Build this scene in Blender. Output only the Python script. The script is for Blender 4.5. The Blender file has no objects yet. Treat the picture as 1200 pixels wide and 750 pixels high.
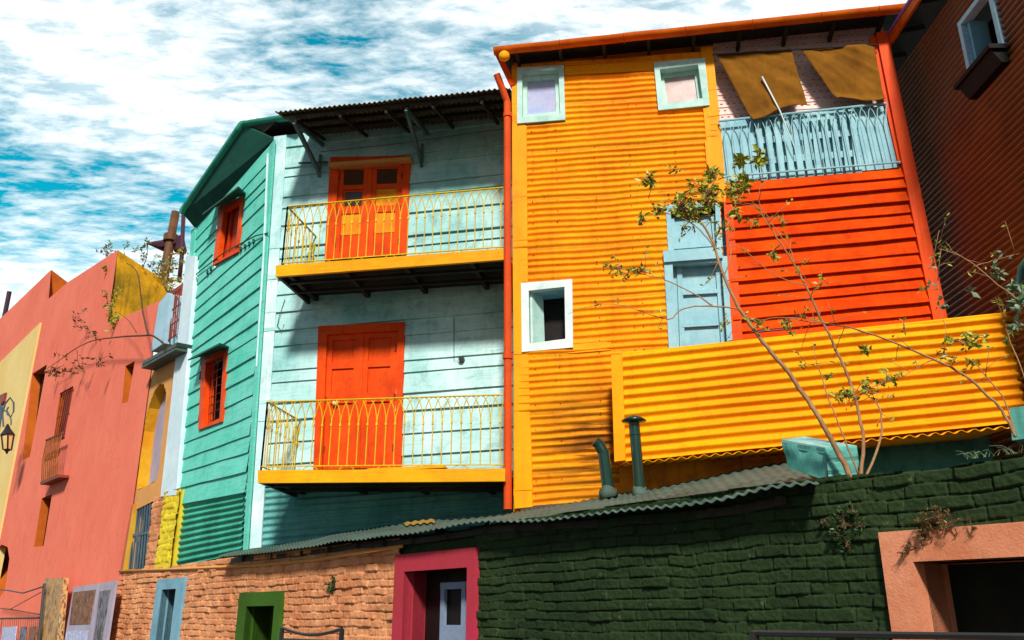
import bpy, math, random
import numpy as np
from mathutils import Vector, noise
random.seed(7)
S = bpy.context.scene
COL = S.collection
R = math.radians
F = 1003.0
PITCH = R(19.2)
EYE = Vector((0, 0, 1.6))
CP, SP = math.cos(PITCH), math.sin(PITCH)

# ------------------------------------------------------------ survey helpers (photo bearings -> points on real planes)
def ray(x, y):
    dx = (x-600)/F; dz = (375-y)/F
    return Vector((dx, CP-dz*SP, SP+dz*CP))
def proj(p):
    d = p-EYE
    c = d.y*CP+d.z*SP; u = -d.y*SP+d.z*CP
    return (600+F*d.x/c, 375-F*u/c)
class Plane:
    def __init__(s, p0, d, up=Vector((0, 0, 1))):
        s.p0 = Vector(p0); s.d = Vector(d).normalized(); s.up = Vector(up).normalized()
        s.n = s.d.cross(s.up).normalized()
        if s.n.dot(EYE-s.p0) < 0: s.n = -s.n
    def hit(s, x, y, off=0.0):
        r = ray(x, y); q = s.p0+s.n*off
        return EYE + r*((q-EYE).dot(s.n)/r.dot(s.n))
    def u(s, p): return (p-s.p0).dot(s.d)
    def at(s, u, z, off=0.0):
        p = s.p0+s.d*u+s.n*off
        return Vector((p.x, p.y, z))
def inpoly(x, y, P):
    c = False; n = len(P); j = n-1
    for i in range(n):
        xi, yi = P[i]; xj, yj = P[j]
        if (yi > y) != (yj > y) and x < (xj-xi)*(y-yi)/(yj-yi)+xi: c = not c
        j = i
    return c

# planes of the place
WD = Vector((-.648, .762, 0))
W = Plane((3.0, 5.0, 0), WD)                       # street wall, salmon house, teal side wall
WING = Plane(W.p0-W.n*.06, WD)
C0 = WING.hit(288, 645); C1 = WING.hit(321, 165)
TF = Plane(C0, (.976, -.218, 0), (C1-C0))          # teal front
OR = Plane((0, 11.55, 0), (.985, -.17, 0))         # orange front
CX = 5.85
RW = Plane((CX, 0, 0), (0, 1, 0))                  # dark red-brown house on the right
pa = OR.hit(716, 416, .5); pb = RW.hit(1192, 430)
YP = Plane(pa, (pb-pa).to_2d().to_3d())            # yellow parapet
# ------------------------------------------------------------ materials
def nd(nt, t, **k):
    n = nt.nodes.new(t)
    for a, b in k.items():
        if a in n.inputs.keys(): n.inputs[a].default_value = b
        else: setattr(n, a, b)
    return n
def rgba(c): return (c[0], c[1], c[2], 1)
def mix(nt, fac, a, b, bt='MIX'):
    m = nt.nodes.new('ShaderNodeMix'); m.data_type = 'RGBA'; m.blend_type = bt
    for sock, v in ((m.inputs[0], fac), (m.inputs[6], a), (m.inputs[7], b)):
        if isinstance(v, (int, float)): sock.default_value = v
        elif isinstance(v, tuple): sock.default_value = v
        else: nt.links.new(v, sock)
    return m.outputs[2]
def noise_fac(nt, vec, scale, detail=6, rough=.6, lo=.4, hi=.6, dist=0):
    n = nt.nodes.new('ShaderNodeTexNoise'); n.inputs['Scale'].default_value = scale
    n.inputs['Detail'].default_value = detail; n.inputs['Roughness'].default_value = rough
    n.inputs['Distortion'].default_value = dist
    nt.links.new(vec, n.inputs['Vector'])
    r = nt.nodes.new('ShaderNodeMapRange'); r.inputs[1].default_value = lo; r.inputs[2].default_value = hi
    nt.links.new(n.outputs[0], r.inputs[0]); return r.outputs[0]
def paint(name, c, c2=None, var=.5, vs=1.3, dirt=(.05, .035, .02), da=.35, chip_or_highlight=None, ca=0, rough=.55, bump=.3,
          streak=0., bs=60, spec=.12, grain=None, metallic=0., fleck=.25):
    m = bpy.data.materials.new(name); m.use_nodes = True; nt = m.node_tree
    b = nt.nodes['Principled BSDF']
    geo = nt.nodes.new('ShaderNodeNewGeometry'); P = geo.outputs['Position']
    c2 = c2 or tuple(x*.7 for x in c)
    col = mix(nt, noise_fac(nt, P, vs, 8, .65, .35, .65), rgba(c), rgba(c2))
    # fine mottle
    f = noise_fac(nt, P, 22, 6, .7, .45, .75)
    mm = nt.nodes.new('ShaderNodeMath'); mm.operation = 'MULTIPLY'; mm.inputs[1].default_value = fleck
    nt.links.new(f, mm.inputs[0])
    col = mix(nt, mm.outputs[0], col, rgba(tuple(x*.45 for x in c)))
    # dirt blotches
    f = noise_fac(nt, P, 3.1, 9, .72, .52, .78, .4)
    mm = nt.nodes.new('ShaderNodeMath'); mm.operation = 'MULTIPLY'; mm.inputs[1].default_value = da
    nt.links.new(f, mm.inputs[0]); col = mix(nt, mm.outputs[0], col, rgba(dirt))
    if streak:
        mp = nt.nodes.new('ShaderNodeMapping'); mp.inputs['Scale'].default_value = (9, 9, .55)
        nt.links.new(P, mp.inputs[0])
        f = noise_fac(nt, mp.outputs[0], 1, 5, .7, .52, .8)
        mm = nt.nodes.new('ShaderNodeMath'); mm.operation = 'MULTIPLY'; mm.inputs[1].default_value = streak
        nt.links.new(f, mm.inputs[0]); col = mix(nt, mm.outputs[0], col, rgba(dirt))
    bv = P
    if grain:                       # wood grain stretched along a direction
        mp = nt.nodes.new('ShaderNodeMapping'); mp.inputs['Scale'].default_value = grain
        nt.links.new(P, mp.inputs[0]); bv = mp.outputs[0]
        f = noise_fac(nt, bv, 1, 6, .7, .5, .72)
        mm = nt.nodes.new('ShaderNodeMath'); mm.operation = 'MULTIPLY'; mm.inputs[1].default_value = .45
        nt.links.new(f, mm.inputs[0]); col = mix(nt, mm.outputs[0], col, rgba(tuple(x*.35 for x in c)))
    if chip_or_highlight:
        f = noise_fac(nt, bv if grain else P, 1.2 if grain else 9, 8, .75, .62, .66)
        mm = nt.nodes.new('ShaderNodeMath'); mm.operation = 'MULTIPLY'; mm.inputs[1].default_value = ca
        nt.links.new(f, mm.inputs[0]); col = mix(nt, mm.outputs[0], col, rgba(chip_or_highlight))
    nt.links.new(col, b.inputs['Base Color'])
    b.inputs['Roughness'].default_value = rough; b.inputs['Specular IOR Level'].default_value = spec
    b.inputs['Metallic'].default_value = metallic
    if bump:
        n = nt.nodes.new('ShaderNodeTexNoise'); n.inputs['Scale'].default_value = (1.0 if grain else bs)
        n.inputs['Detail'].default_value = 6; n.inputs['Roughness'].default_value = .65
        nt.links.new(bv, n.inputs['Vector'])
        bp = nt.nodes.new('ShaderNodeBump'); bp.inputs['Strength'].default_value = bump
        bp.inputs['Distance'].default_value = .012
        nt.links.new(n.outputs[0], bp.inputs['Height']); nt.links.new(bp.outputs[0], b.inputs['Normal'])
    return m
def dark_bands(m, c, rad):
    '''darker horizontal bands around one point, fading outwards'''
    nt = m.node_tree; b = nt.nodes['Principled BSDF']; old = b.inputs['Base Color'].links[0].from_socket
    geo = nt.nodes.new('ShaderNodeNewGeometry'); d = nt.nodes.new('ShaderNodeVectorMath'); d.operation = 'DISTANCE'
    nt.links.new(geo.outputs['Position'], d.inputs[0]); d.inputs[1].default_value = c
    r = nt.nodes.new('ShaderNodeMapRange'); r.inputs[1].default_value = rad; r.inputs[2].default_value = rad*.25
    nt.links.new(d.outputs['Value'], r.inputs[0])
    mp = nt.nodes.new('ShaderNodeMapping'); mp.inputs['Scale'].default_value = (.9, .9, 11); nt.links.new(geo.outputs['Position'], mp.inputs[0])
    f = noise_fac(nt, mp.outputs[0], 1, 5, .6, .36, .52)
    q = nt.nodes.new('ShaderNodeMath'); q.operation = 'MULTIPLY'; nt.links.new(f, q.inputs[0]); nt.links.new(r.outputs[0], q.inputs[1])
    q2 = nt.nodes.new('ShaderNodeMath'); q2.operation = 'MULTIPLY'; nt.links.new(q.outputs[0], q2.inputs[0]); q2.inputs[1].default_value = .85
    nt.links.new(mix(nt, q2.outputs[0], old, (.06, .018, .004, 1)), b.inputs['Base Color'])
GH = (2.2, 2.2, 45)    # horizontal wood grain
GV = (45, 45, 2.2)
M = {}
M['orange'] = paint('orange paint', (.97, .37, .002), (.92, .24, .001), vs=.8, chip_or_highlight=(.30, .07, .01), ca=.45, da=.45, dirt=(.35, .06, .003), streak=.35)
dark_bands(M['orange'], tuple(OR.hit(700, 520)), 1.15)  # darkens the wall in level bands around this point
M['orange_smooth'] = paint('orange trim paint', (.96, .38, .002), (.93, .30, .001), da=.3, dirt=(.4, .07, .003), streak=.2)
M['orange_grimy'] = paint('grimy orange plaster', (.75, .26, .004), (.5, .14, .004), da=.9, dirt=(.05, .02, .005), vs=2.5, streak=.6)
M['yellow'] = paint('yellow paint on iron', (.98, .41, .001), (.95, .30, .001), vs=.9, chip_or_highlight=(.45, .13, .01), ca=.4, da=.35, dirt=(.4, .12, .003), streak=.3)
M['red'] = paint('orange red paint', (.80, .080, .003), (.58, .040, .002), vs=2.0, da=.5, dirt=(.20, .02, .003), streak=.3, grain=GH, spec=.03, rough=.7)
M['red_trim'] = paint('orange red post paint', (.88, .085, .003), (.75, .055, .003), da=.3, dirt=(.25, .02, .003), grain=GV)
M['gutter'] = paint('rust orange gutter paint', (.75, .15, .004), (.55, .075, .003), da=.4, dirt=(.1, .02, .005), vs=2.5)
M['pipe'] = paint('red downpipe paint', (.72, .085, .01), (.6, .055, .01), da=.3)
M['teal'] = paint('green turquoise board paint', (.09, .58, .44), (.18, .66, .55), da=.4, dirt=(.01, .16, .10), grain=GH, chip_or_highlight=(.005, .05, .04), ca=.7, streak=.25)
M['pale'] = paint('pale aqua board paint', (.56, .80, .78), (.24, .54, .52), vs=.9, da=.75, dirt=(.04, .17, .17), grain=GH, chip_or_highlight=(.03, .12, .12), ca=.6, streak=.4)
M['white'] = paint('white aqua corner paint', (.72, .86, .86), (.38, .66, .68), vs=1.6, da=.5, dirt=(.06, .25, .27), grain=GV, streak=.4)
M['skirt_green'] = paint('green iron paint', (.03, .30, .19), (.06, .42, .30), da=.5, dirt=(.01, .04, .03), streak=.5)
M['skirt_aqua'] = paint('aqua iron paint', (.16, .45, .42), (.08, .30, .29), da=.5, dirt=(.01, .05, .05), streak=.5)
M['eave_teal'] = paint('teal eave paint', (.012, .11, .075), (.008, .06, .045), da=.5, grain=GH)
M['eave_dark'] = paint('dark weathered timber', (.045, .038, .028), (.02, .018, .014), da=.6, grain=GH)
M['bracket'] = paint('grey blue bracket paint', (.10, .17, .17), (.05, .09, .09))
M['awning'] = paint('rusty iron sheet', (.20, .13, .055), (.09, .06, .035), vs=3, da=.7, dirt=(.03, .02, .012), streak=.5)
M['cyan'] = paint('light cyan trim paint', (.34, .58, .63), (.24, .47, .54), da=.35, dirt=(.03, .16, .17), vs=2.5, streak=.25)
M['mint'] = paint('pale mint frame paint', (.56, .76, .68), (.38, .62, .55), da=.35, dirt=(.05, .15, .12), vs=4)
M['whiteframe'] = paint('white frame paint', (.76, .83, .80), (.58, .70, .68), da=.3, dirt=(.15, .25, .2), vs=4)
M['door'] = paint('bright orange red door paint', (.82, .080, .003), (.60, .045, .002), vs=2.2, chip_or_highlight=(.35, .05, .01), ca=.5, da=.5, dirt=(.3, .03, .002), grain=GV, bump=.2)
M['door2'] = paint('dark red door paint', (.62, .05, .003), (.45, .03, .003), da=.5, dirt=(.12, .01, .004), grain=GV)
M['door_yellow'] = paint('amber panel paint', (.85, .30, .01), (.7, .16, .005), da=.4, dirt=(.3, .05, .003), vs=5)
M['rail'] = paint('yellow iron rail paint', (.72, .52, .015), (.62, .36, .01), da=.45, dirt=(.25, .14, .02), vs=6, bump=.1)
M['deck'] = paint('golden edge board paint', (.80, .40, .004), (.70, .28, .004), da=.25, dirt=(.3, .12, .005), grain=GH)
M['salmon'] = paint('salmon plaster', (.86, .215, .135), (.78, .17, .105), vs=.5, da=.5, dirt=(.50, .11, .07), bump=.25, bs=35, rough=.85, spec=.1, streak=.45, fleck=.25)
M['salmon_reveal'] = paint('orange plaster reveal', (.50, .115, .012), (.40, .08, .008), da=.2, rough=.85, spec=.1)
M['pale_yellow'] = paint('pale yellow plaster', (.80, .62, .25), (.75, .52, .18), vs=.6, da=.2, dirt=(.5, .35, .15), bump=.25, bs=35, rough=.85, spec=.1)
M['ochre'] = paint('mouldy ochre plaster', (.74, .36, .012), (.22, .14, .01), vs=1.1, chip_or_highlight=(.05, .05, .015), ca=.8, da=.9, dirt=(.05, .05, .01), streak=.8, bump=.4, bs=20, rough=.9, spec=.1)
M['ochre_soft'] = paint('soft ochre plaster', (.72, .36, .12), (.62, .28, .08), vs=1.5, da=.4, dirt=(.3, .12, .04), rough=.9, spec=.1)
M['yellow_green'] = paint('yellow green plaster', (.70, .42, .02), (.62, .24, .01), da=.3)
M['white_plaster'] = paint('bluish white plaster', (.70, .82, .86), (.55, .72, .80), vs=1.2, da=.3, dirt=(.25, .4, .45), rough=.85, spec=.1)
M['blue_plaster'] = paint('light blue plaster', (.42, .62, .74), (.3, .5, .62), vs=1.6, da=.3, dirt=(.12, .2, .25), rough=.85, spec=.1)
M['brick_peach'] = paint('peach painted brick', (.78, .36, .17), (.52, .19, .08), vs=1.6, da=.75, dirt=(.10, .03, .012), chip_or_highlight=(.035, .015, .008), ca=.55, rough=.9, spec=.08, bump=.5, bs=50)
M['brick_green'] = paint('dark green painted brick', (.026, .048, .014), (.012, .026, .008), vs=1.1, da=.5, dirt=(.006, .009, .003), chip_or_highlight=(.10, .13, .06), ca=.5, rough=.8, spec=.15, bump=.6, bs=50)  # light flecks paint in highlights of the lit brick edges
M['brick_yellow'] = paint('yellow painted brick', (.78, .62, .04), (.68, .50, .03), da=.4, dirt=(.25, .18, .02), rough=.9, spec=.08, bump=.4, bs=50)
M['tin'] = paint('grey green roof iron', (.10, .145, .115), (.055, .09, .07), vs=2, da=.6, dirt=(.04, .06, .05), chip_or_highlight=(.35, .38, .33), ca=.3, rough=.6)
M['tin_patch'] = paint('yellow rust on roof iron', (.45, .30, .06), (.3, .16, .04), da=.5)
M['green_pipe'] = paint('dark green enamel', (.008, .045, .028), (.006, .03, .02), da=.3, rough=.25, spec=.5, bump=.05)
M['lead'] = paint('grey flashing', (.09, .12, .105), (.06, .08, .07), vs=9, da=.6, bump=.8)
M['dark'] = paint('dark unlit interior', (.012, .010, .009), (.006, .005, .005), da=.2)
M['darkgreen'] = paint('dark green cloth shade', (.006, .018, .010), (.004, .01, .006), da=.2)
M['brown_wall'] = paint('red brown iron paint', (.22, .075, .02), (.11, .03, .01), vs=.5, da=.6, dirt=(.012, .008, .004), rough=.45, spec=.4)
M['purple'] = paint('lilac trim paint', (.35, .14, .5), (.25, .1, .4))
M['cloth'] = paint('ochre brown canvas', (.25, .105, .012), (.17, .068, .010), vs=3, da=.4, dirt=(.08, .035, .008), rough=.95, spec=.05, bump=.25, bs=140, streak=.3)
M['pink'] = paint('pale pink boards', (.90, .72, .66), (.82, .58, .52), vs=3, da=.4, dirt=(.45, .16, .1), rough=.8, streak=.3)
M['blue_glass'] = paint('pale blue curtain behind glass', (.34, .44, .72), (.50, .50, .66), vs=5, da=.5, dirt=(.62, .30, .26), rough=.15, spec=.6, bump=0)
M['pink_glass'] = paint('pale pink curtain behind glass', (.60, .42, .38), (.42, .27, .26), vs=6, da=.4, dirt=(.25, .16, .16), rough=.15, spec=.6, bump=0)
M['doorblue'] = paint('slate blue door paint', (.23, .30, .42), (.18, .23, .33), da=.3, bump=.2)
M['framegreen'] = paint('moss green plaster', (.05, .13, .015), (.035, .09, .01), da=.4, rough=.85, spec=.1)
M['frameblue'] = paint('steel blue plaster', (.22, .42, .52), (.15, .32, .42), da=.4, rough=.85, spec=.1)
M['framepink'] = paint('crimson pink plaster', (.46, .032, .07), (.38, .04, .045), vs=1.5, da=.5, dirt=(.3, .03, .03), rough=.85, spec=.1)
M['framepeach'] = paint('peach orange plaster', (.74, .29, .16), (.58, .19, .09), vs=2, da=.5, dirt=(.25, .07, .03), rough=.9, spec=.08, bump=.5)
M['teal_plaster'] = paint('teal plaster', (.07, .32, .26), (.14, .42, .36), vs=2, da=.7, dirt=(.01, .06, .05), rough=.85, spec=.1, streak=.8)
M['aqua_plaster'] = paint('pale lit aqua coping', (.36, .58, .53), (.18, .38, .34), vs=3, da=.5, dirt=(.05, .15, .12), rough=.9)  # pale colour paints the lit band into the top of the stub
M['iron'] = paint('black iron', (.012, .012, .013), (.02, .017, .015), rough=.4, spec=.5, bump=.1)
M['blueiron'] = paint('dark blue grey iron', (.09, .14, .18), (.05, .08, .11), rough=.5)
M['rust'] = paint('rusty red iron', (.30, .045, .02), (.16, .03, .015), da=.5)
M['rust_ochre'] = paint('rusty ochre iron', (.34, .11, .02), (.14, .04, .012), vs=5, da=.6)
M['bark'] = paint('tan branch bark', (.42, .24, .11), (.30, .15, .07), vs=8, da=.5, dirt=(.10, .06, .03), rough=.8)
M['bark_dark'] = paint('dark branch bark', (.12, .06, .03), (.08, .04, .02), vs=8, rough=.8)
M['pole'] = paint('weathered brown pole timber', (.16, .075, .035), (.10, .045, .025), vs=4, da=.5, grain=GV)
M['purple_pipe'] = paint('purple brown pipe', (.07, .025, .045), (.05, .02, .03))
def leafmat(name, c, c2, tr=.25):
    m = paint(name, c, c2, vs=14, da=.1, rough=.45, spec=.4, bump=0)
    b = m.node_tree.nodes['Principled BSDF']
    b.inputs['Transmission Weight'].default_value = 0
    b.inputs['Subsurface Weight'].default_value = 0
    return m
M['leaf'] = leafmat('olive leaf', (.20, .26, .02), (.42, .38, .03))
M['leaf_grey'] = leafmat('grey green leaf', (.10, .17, .07), (.20, .27, .16))
M['leaf_dark'] = leafmat('dark green leaf', (.02, .055, .012), (.035, .08, .015))
M['leaf_rust'] = leafmat('dry rusty leaf', (.18, .10, .02), (.10, .06, .02))
M['asphalt'] = paint('cobbled street', (.09, .085, .08), (.06, .055, .05), rough=.9, bump=.6, bs=12)
M['pave'] = paint('pavement stone', (.25, .23, .21), (.18, .17, .15), rough=.9, bump=.4, bs=15)
M['lampglass'] = paint('amber lamp glass', (.75, .55, .22), (.6, .4, .15), rough=.2, spec=.6, bump=0)
M['white_card'] = paint('pale grey mount board', (.42, .38, .46), (.34, .30, .38), rough=.7)
def artmat(name, cols, scale=(30, 30, 8)):
    m = bpy.data.materials.new(name); m.use_nodes = True; nt = m.node_tree; b = nt.nodes['Principled BSDF']
    geo = nt.nodes.new('ShaderNodeNewGeometry'); mp = nt.nodes.new('ShaderNodeMapping'); mp.inputs['Scale'].default_value = scale
    nt.links.new(geo.outputs['Position'], mp.inputs[0])
    n = nt.nodes.new('ShaderNodeTexNoise'); n.inputs['Scale'].default_value = 1; n.inputs['Detail'].default_value = 4
    nt.links.new(mp.outputs[0], n.inputs['Vector'])
    cr = nt.nodes.new('ShaderNodeValToRGB'); nt.links.new(n.outputs[0], cr.inputs[0])
    el = cr.color_ramp.elements
    el[0].position = .35; el[0].color = rgba(cols[0]); el[1].position = .68; el[1].color = rgba(cols[-1])
    for i, c in enumerate(cols[1:-1]):
        e = el.new(.35+.33*(i+1)/(len(cols)-1)); e.color = rgba(c)
    nt.links.new(cr.outputs[0], b.inputs['Base Color']); b.inputs['Roughness'].default_value = .6
    return m
M['art_brown'] = artmat('brown painted picture', [(.01, .008, .006), (.08, .03, .01), (.35, .12, .04), (.05, .02, .02), (.45, .25, .12)])
M['art_grey'] = artmat('grey violet picture', [(.01, .01, .01), (.10, .08, .06), (.22, .20, .30), (.03, .05, .02)], (18, 18, 6))
M['art_blue'] = artmat('blue white picture', [(.75, .75, .85), (.2, .25, .5), (.6, .6, .75), (.05, .06, .15)], (25, 25, 14))
M['art_wood'] = artmat('carved ochre wood', [(.05, .03, .02), (.45, .22, .06), (.6, .34, .12), (.10, .05, .02), (.5, .4, .3)], (16, 16, 3.5))
M['bark_post'] = M['art_wood']

# ------------------------------------------------------------ mesh helpers
class MB:
    def __init__(s): s.v = []; s.f = []; s.cuts = []; s.smooth = False
    def add(s, vs, fs):
        s.cuts.append((len(s.v), len(s.f)))
        b = len(s.v); s.v += [Vector(p) for p in vs]; s.f += [tuple(i+b for i in f) for f in fs]; return s
    def prism(s, A, B):                       # A front polygon, B back polygon
        n = len(A)
        fs = [tuple(range(n)), tuple(range(2*n-1, n-1, -1))]
        fs += [(i, i+n, (i+1) % n+n, (i+1) % n) for i in range(n)]
        return s.add(list(A)+list(B), fs)
    def slab(s, pl, px, front, thick):        # pixel outline seen on the face `front` metres proud of pl
        A = [pl.hit(x, y, front) for x, y in px]
        return s.prism(A, [a-pl.n*thick for a in A])
    def box(s, c, e, ax=None):                # centre, half extents, axes
        ax = ax or (Vector((1, 0, 0)), Vector((0, 1, 0)), Vector((0, 0, 1)))
        vs = [Vector(c)+ax[0]*e[0]*i+ax[1]*e[1]*j+ax[2]*e[2]*k for i in (-1, 1) for j in (-1, 1) for k in (-1, 1)]
        return s.add(vs, [(0, 1, 3, 2), (4, 6, 7, 5), (0, 4, 5, 1), (2, 3, 7, 6), (0, 2, 6, 4), (1, 5, 7, 3)])
    def bar(s, a, b, w, h=None, n=None):      # rectangular bar a->b
        a = Vector(a); b = Vector(b); d = (b-a).normalized(); h = h or w
        n = n or (Vector((0, 0, 1)) if abs(d.z) < .9 else Vector((0, 1, 0)))
        x = d.cross(n).normalized(); y = x.cross(d).normalized()
        A = [a+x*w/2*i+y*h/2*j for i, j in ((-1, -1), (1, -1), (1, 1), (-1, 1))]
        return s.prism(A, [p+(b-a) for p in A])
    def tube(s, pts, r, k=6, caps=True):
        pts = [Vector(p) for p in pts]; n = len(pts)
        rs = r if isinstance(r, (list, tuple)) else [r]*n
        ref = Vector((.31, .2, .93)).normalized(); vs = []
        for i, p in enumerate(pts):
            d = (pts[min(i+1, n-1)]-pts[max(i-1, 0)])
            d = d.normalized() if d.length > 1e-9 else Vector((0, 0, 1))
            x = d.cross(ref)
            if x.length < .05: x = d.cross(Vector((1, 0, 0)))
            x.normalize(); y = d.cross(x)
            vs += [p+(x*math.cos(2*math.pi*j/k)+y*math.sin(2*math.pi*j/k))*rs[i] for j in range(k)]
        fs = [(i*k+j, i*k+(j+1) % k, (i+1)*k+(j+1) % k, (i+1)*k+j) for i in range(n-1) for j in range(k)]
        if caps: fs += [tuple(range(k-1, -1, -1)), tuple((n-1)*k+j for j in range(k))]
        return s.add(vs, fs)
    def grid(s, P, nu, nv, keep=None):
        vs = [P(i/nu, j/nv) for j in range(nv+1) for i in range(nu+1)]
        fs = []
        for j in range(nv):
            for i in range(nu):
                q = (j*(nu+1)+i, j*(nu+1)+i+1, (j+1)*(nu+1)+i+1, (j+1)*(nu+1)+i)
                if keep:
                    c = (vs[q[0]]+vs[q[2]])/2
                    if not keep(c): continue
                fs.append(q)
        return s.add(vs, fs)
    def frame(s, pl, outer, inner, front, thick):
        n = len(outer)
        for i in range(n):
            j = (i+1) % n
            s.slab(pl, [outer[i], outer[j], inner[j], inner[i]], front, thick)
        return s
    def build_each(s, name, mat, parent=None, **k):
        cuts = s.cuts+[(len(s.v), len(s.f))]; last = None
        for (v0, f0), (v1, f1) in zip(cuts, cuts[1:]):
            q = MB(); q.v = s.v[v0:v1]; q.f = [tuple(i-v0 for i in f) for f in s.f[f0:f1]]
            last = q.build(name, mat, parent, **k)
        return last
    def build(s, name, mat, parent=None, label=None, cat=None, group=None, kind=None, smooth=None):
        root = parent
        while root is not None and root.parent is not None: root = root.parent
        if root is not None: o0 = root.location.copy()
        else:
            xs = [v.x for v in s.v]; ys = [v.y for v in s.v]
            o0 = Vector(((min(xs)+max(xs))/2, (min(ys)+max(ys))/2, min(v.z for v in s.v)))
        me = bpy.data.meshes.new(name)
        me.from_pydata([tuple(v-o0) for v in s.v], [], s.f); me.update()
        o = bpy.data.objects.new(name, me); COL.objects.link(o)
        if parent is None: o.location = o0
        o.parent = parent
        me.materials.append(M[mat])
        if smooth if smooth is not None else s.smooth:
            me.polygons.foreach_set('use_smooth', [True]*len(me.polygons))
        if label: o['label'] = label
        if cat: o['category'] = cat
        if group: o['group'] = group
        if kind: o['kind'] = kind
        return o
def thing(name, loc, label, cat, group=None):
    o = bpy.data.objects.new(name, None); COL.objects.link(o); o.location = loc; o.empty_display_size = .2
    o['label'] = label; o['category'] = cat
    if group: o['group'] = group
    return o
def bil(Q, u, v):
    return (Q[0]*(1-u)+Q[1]*u)*(1-v)+(Q[3]*(1-u)+Q[2]*u)*v
def ground(p): return Vector((p.x, p.y, 0))
def fixdn(pl, Q):
    return Q
def corrugated(mb, pl, px, off=.02, pitch=.100, amp=.017, nu=40, holes=(), wob=.006, sheets=True, vertical=False, per=8, seed=0, joints=0):
    Q = [pl.hit(x, y, off) for x, y in px]
    L = ((Q[3]-Q[0]).length+(Q[2]-Q[1]).length)/2 if not vertical else ((Q[1]-Q[0]).length+(Q[2]-Q[3]).length)/2
    nw = max(2, round(L/pitch)); rows = 8                       # one sheet every 8 ridges
    def P(u, v):
        t = u if vertical else v; s2 = v if vertical else u
        w = noise.noise(Vector((s2*3+seed, t*nw*.35, seed*1.7)))*wob*3
        uu, vv = (u, v)
        if vertical: uu = u
        else: vv = v + w*.25/max(L, .1)*1.2 if 0 < v < 1 else v
        p = bil(Q, uu, vv)
        ph = t*nw*2*math.pi
        d = amp*(math.sin(ph))
        if sheets:
            k = (t*nw) % rows
            d += .024*(k/rows)                               # sheets lap over the one below
        if joints: d += .007*(math.floor(s2*joints+.15*math.floor(t*nw/8) % 1) % 2)
        d += noise.noise(Vector((p.x*1.1, p.z*1.6, seed)))*wob*1.5
        return p+pl.n*d
    keep = None
    if holes:
        keep = lambda c: not any(inpoly(*proj(c), H) for H in holes)
    nv = nw*per
    if vertical: mb.grid(P, nv, nu, keep)
    else: mb.grid(P, nu, nv, keep)
    mb.smooth = True
    return mb
def boards(mb, pl, px, n, off=.02, lap=.022, nu=24, holes=(), seed=0, jit=.18, wav=.006):
    """lapped boards: each board tilts out towards its lower edge"""
    rnd = random.Random(seed)
    Q = [pl.hit(x, y, off) for x, y in px]
    cuts = [0]+[(i+rnd.uniform(-jit, jit))/n for i in range(1, n)]+[1]
    for i in range(n):
        v0, v1 = cuts[i], cuts[i+1]
        t0, t1 = rnd.uniform(-.002, .002), lap*rnd.uniform(.75, 1.3)
        def row(v, d):
            out = []
            for k in range(nu+1):
                u = k/nu
                w = noise.noise(Vector((u*4+seed, i*7.3, v*n)))*wav
                p = bil(Q, u, v); dn = (bil(Q, u, 1)-bil(Q, u, 0)).normalized()
                out.append(p+pl.n*(d+w*.6)+dn*(w if 0 < v < 1 else 0))
            return out
        r0 = row(v0, t0); rm = row((v0*.5+v1*.5), (t0+t1)/2); r1 = row(v1, t1); r2 = row(v1, -.01)
        for a, b in ((r0, rm), (rm, r1), (r1, r2)):
            base = len(mb.v); mb.v += a+b
            for k in range(nu):
                c = (a[k]+b[k+1])/2
                if holes and any(inpoly(*proj(c), H) for H in holes): continue
                mb.f.append((base+k, base+k+1, base+nu+1+k+1, base+nu+1+k))
    return mb
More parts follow.
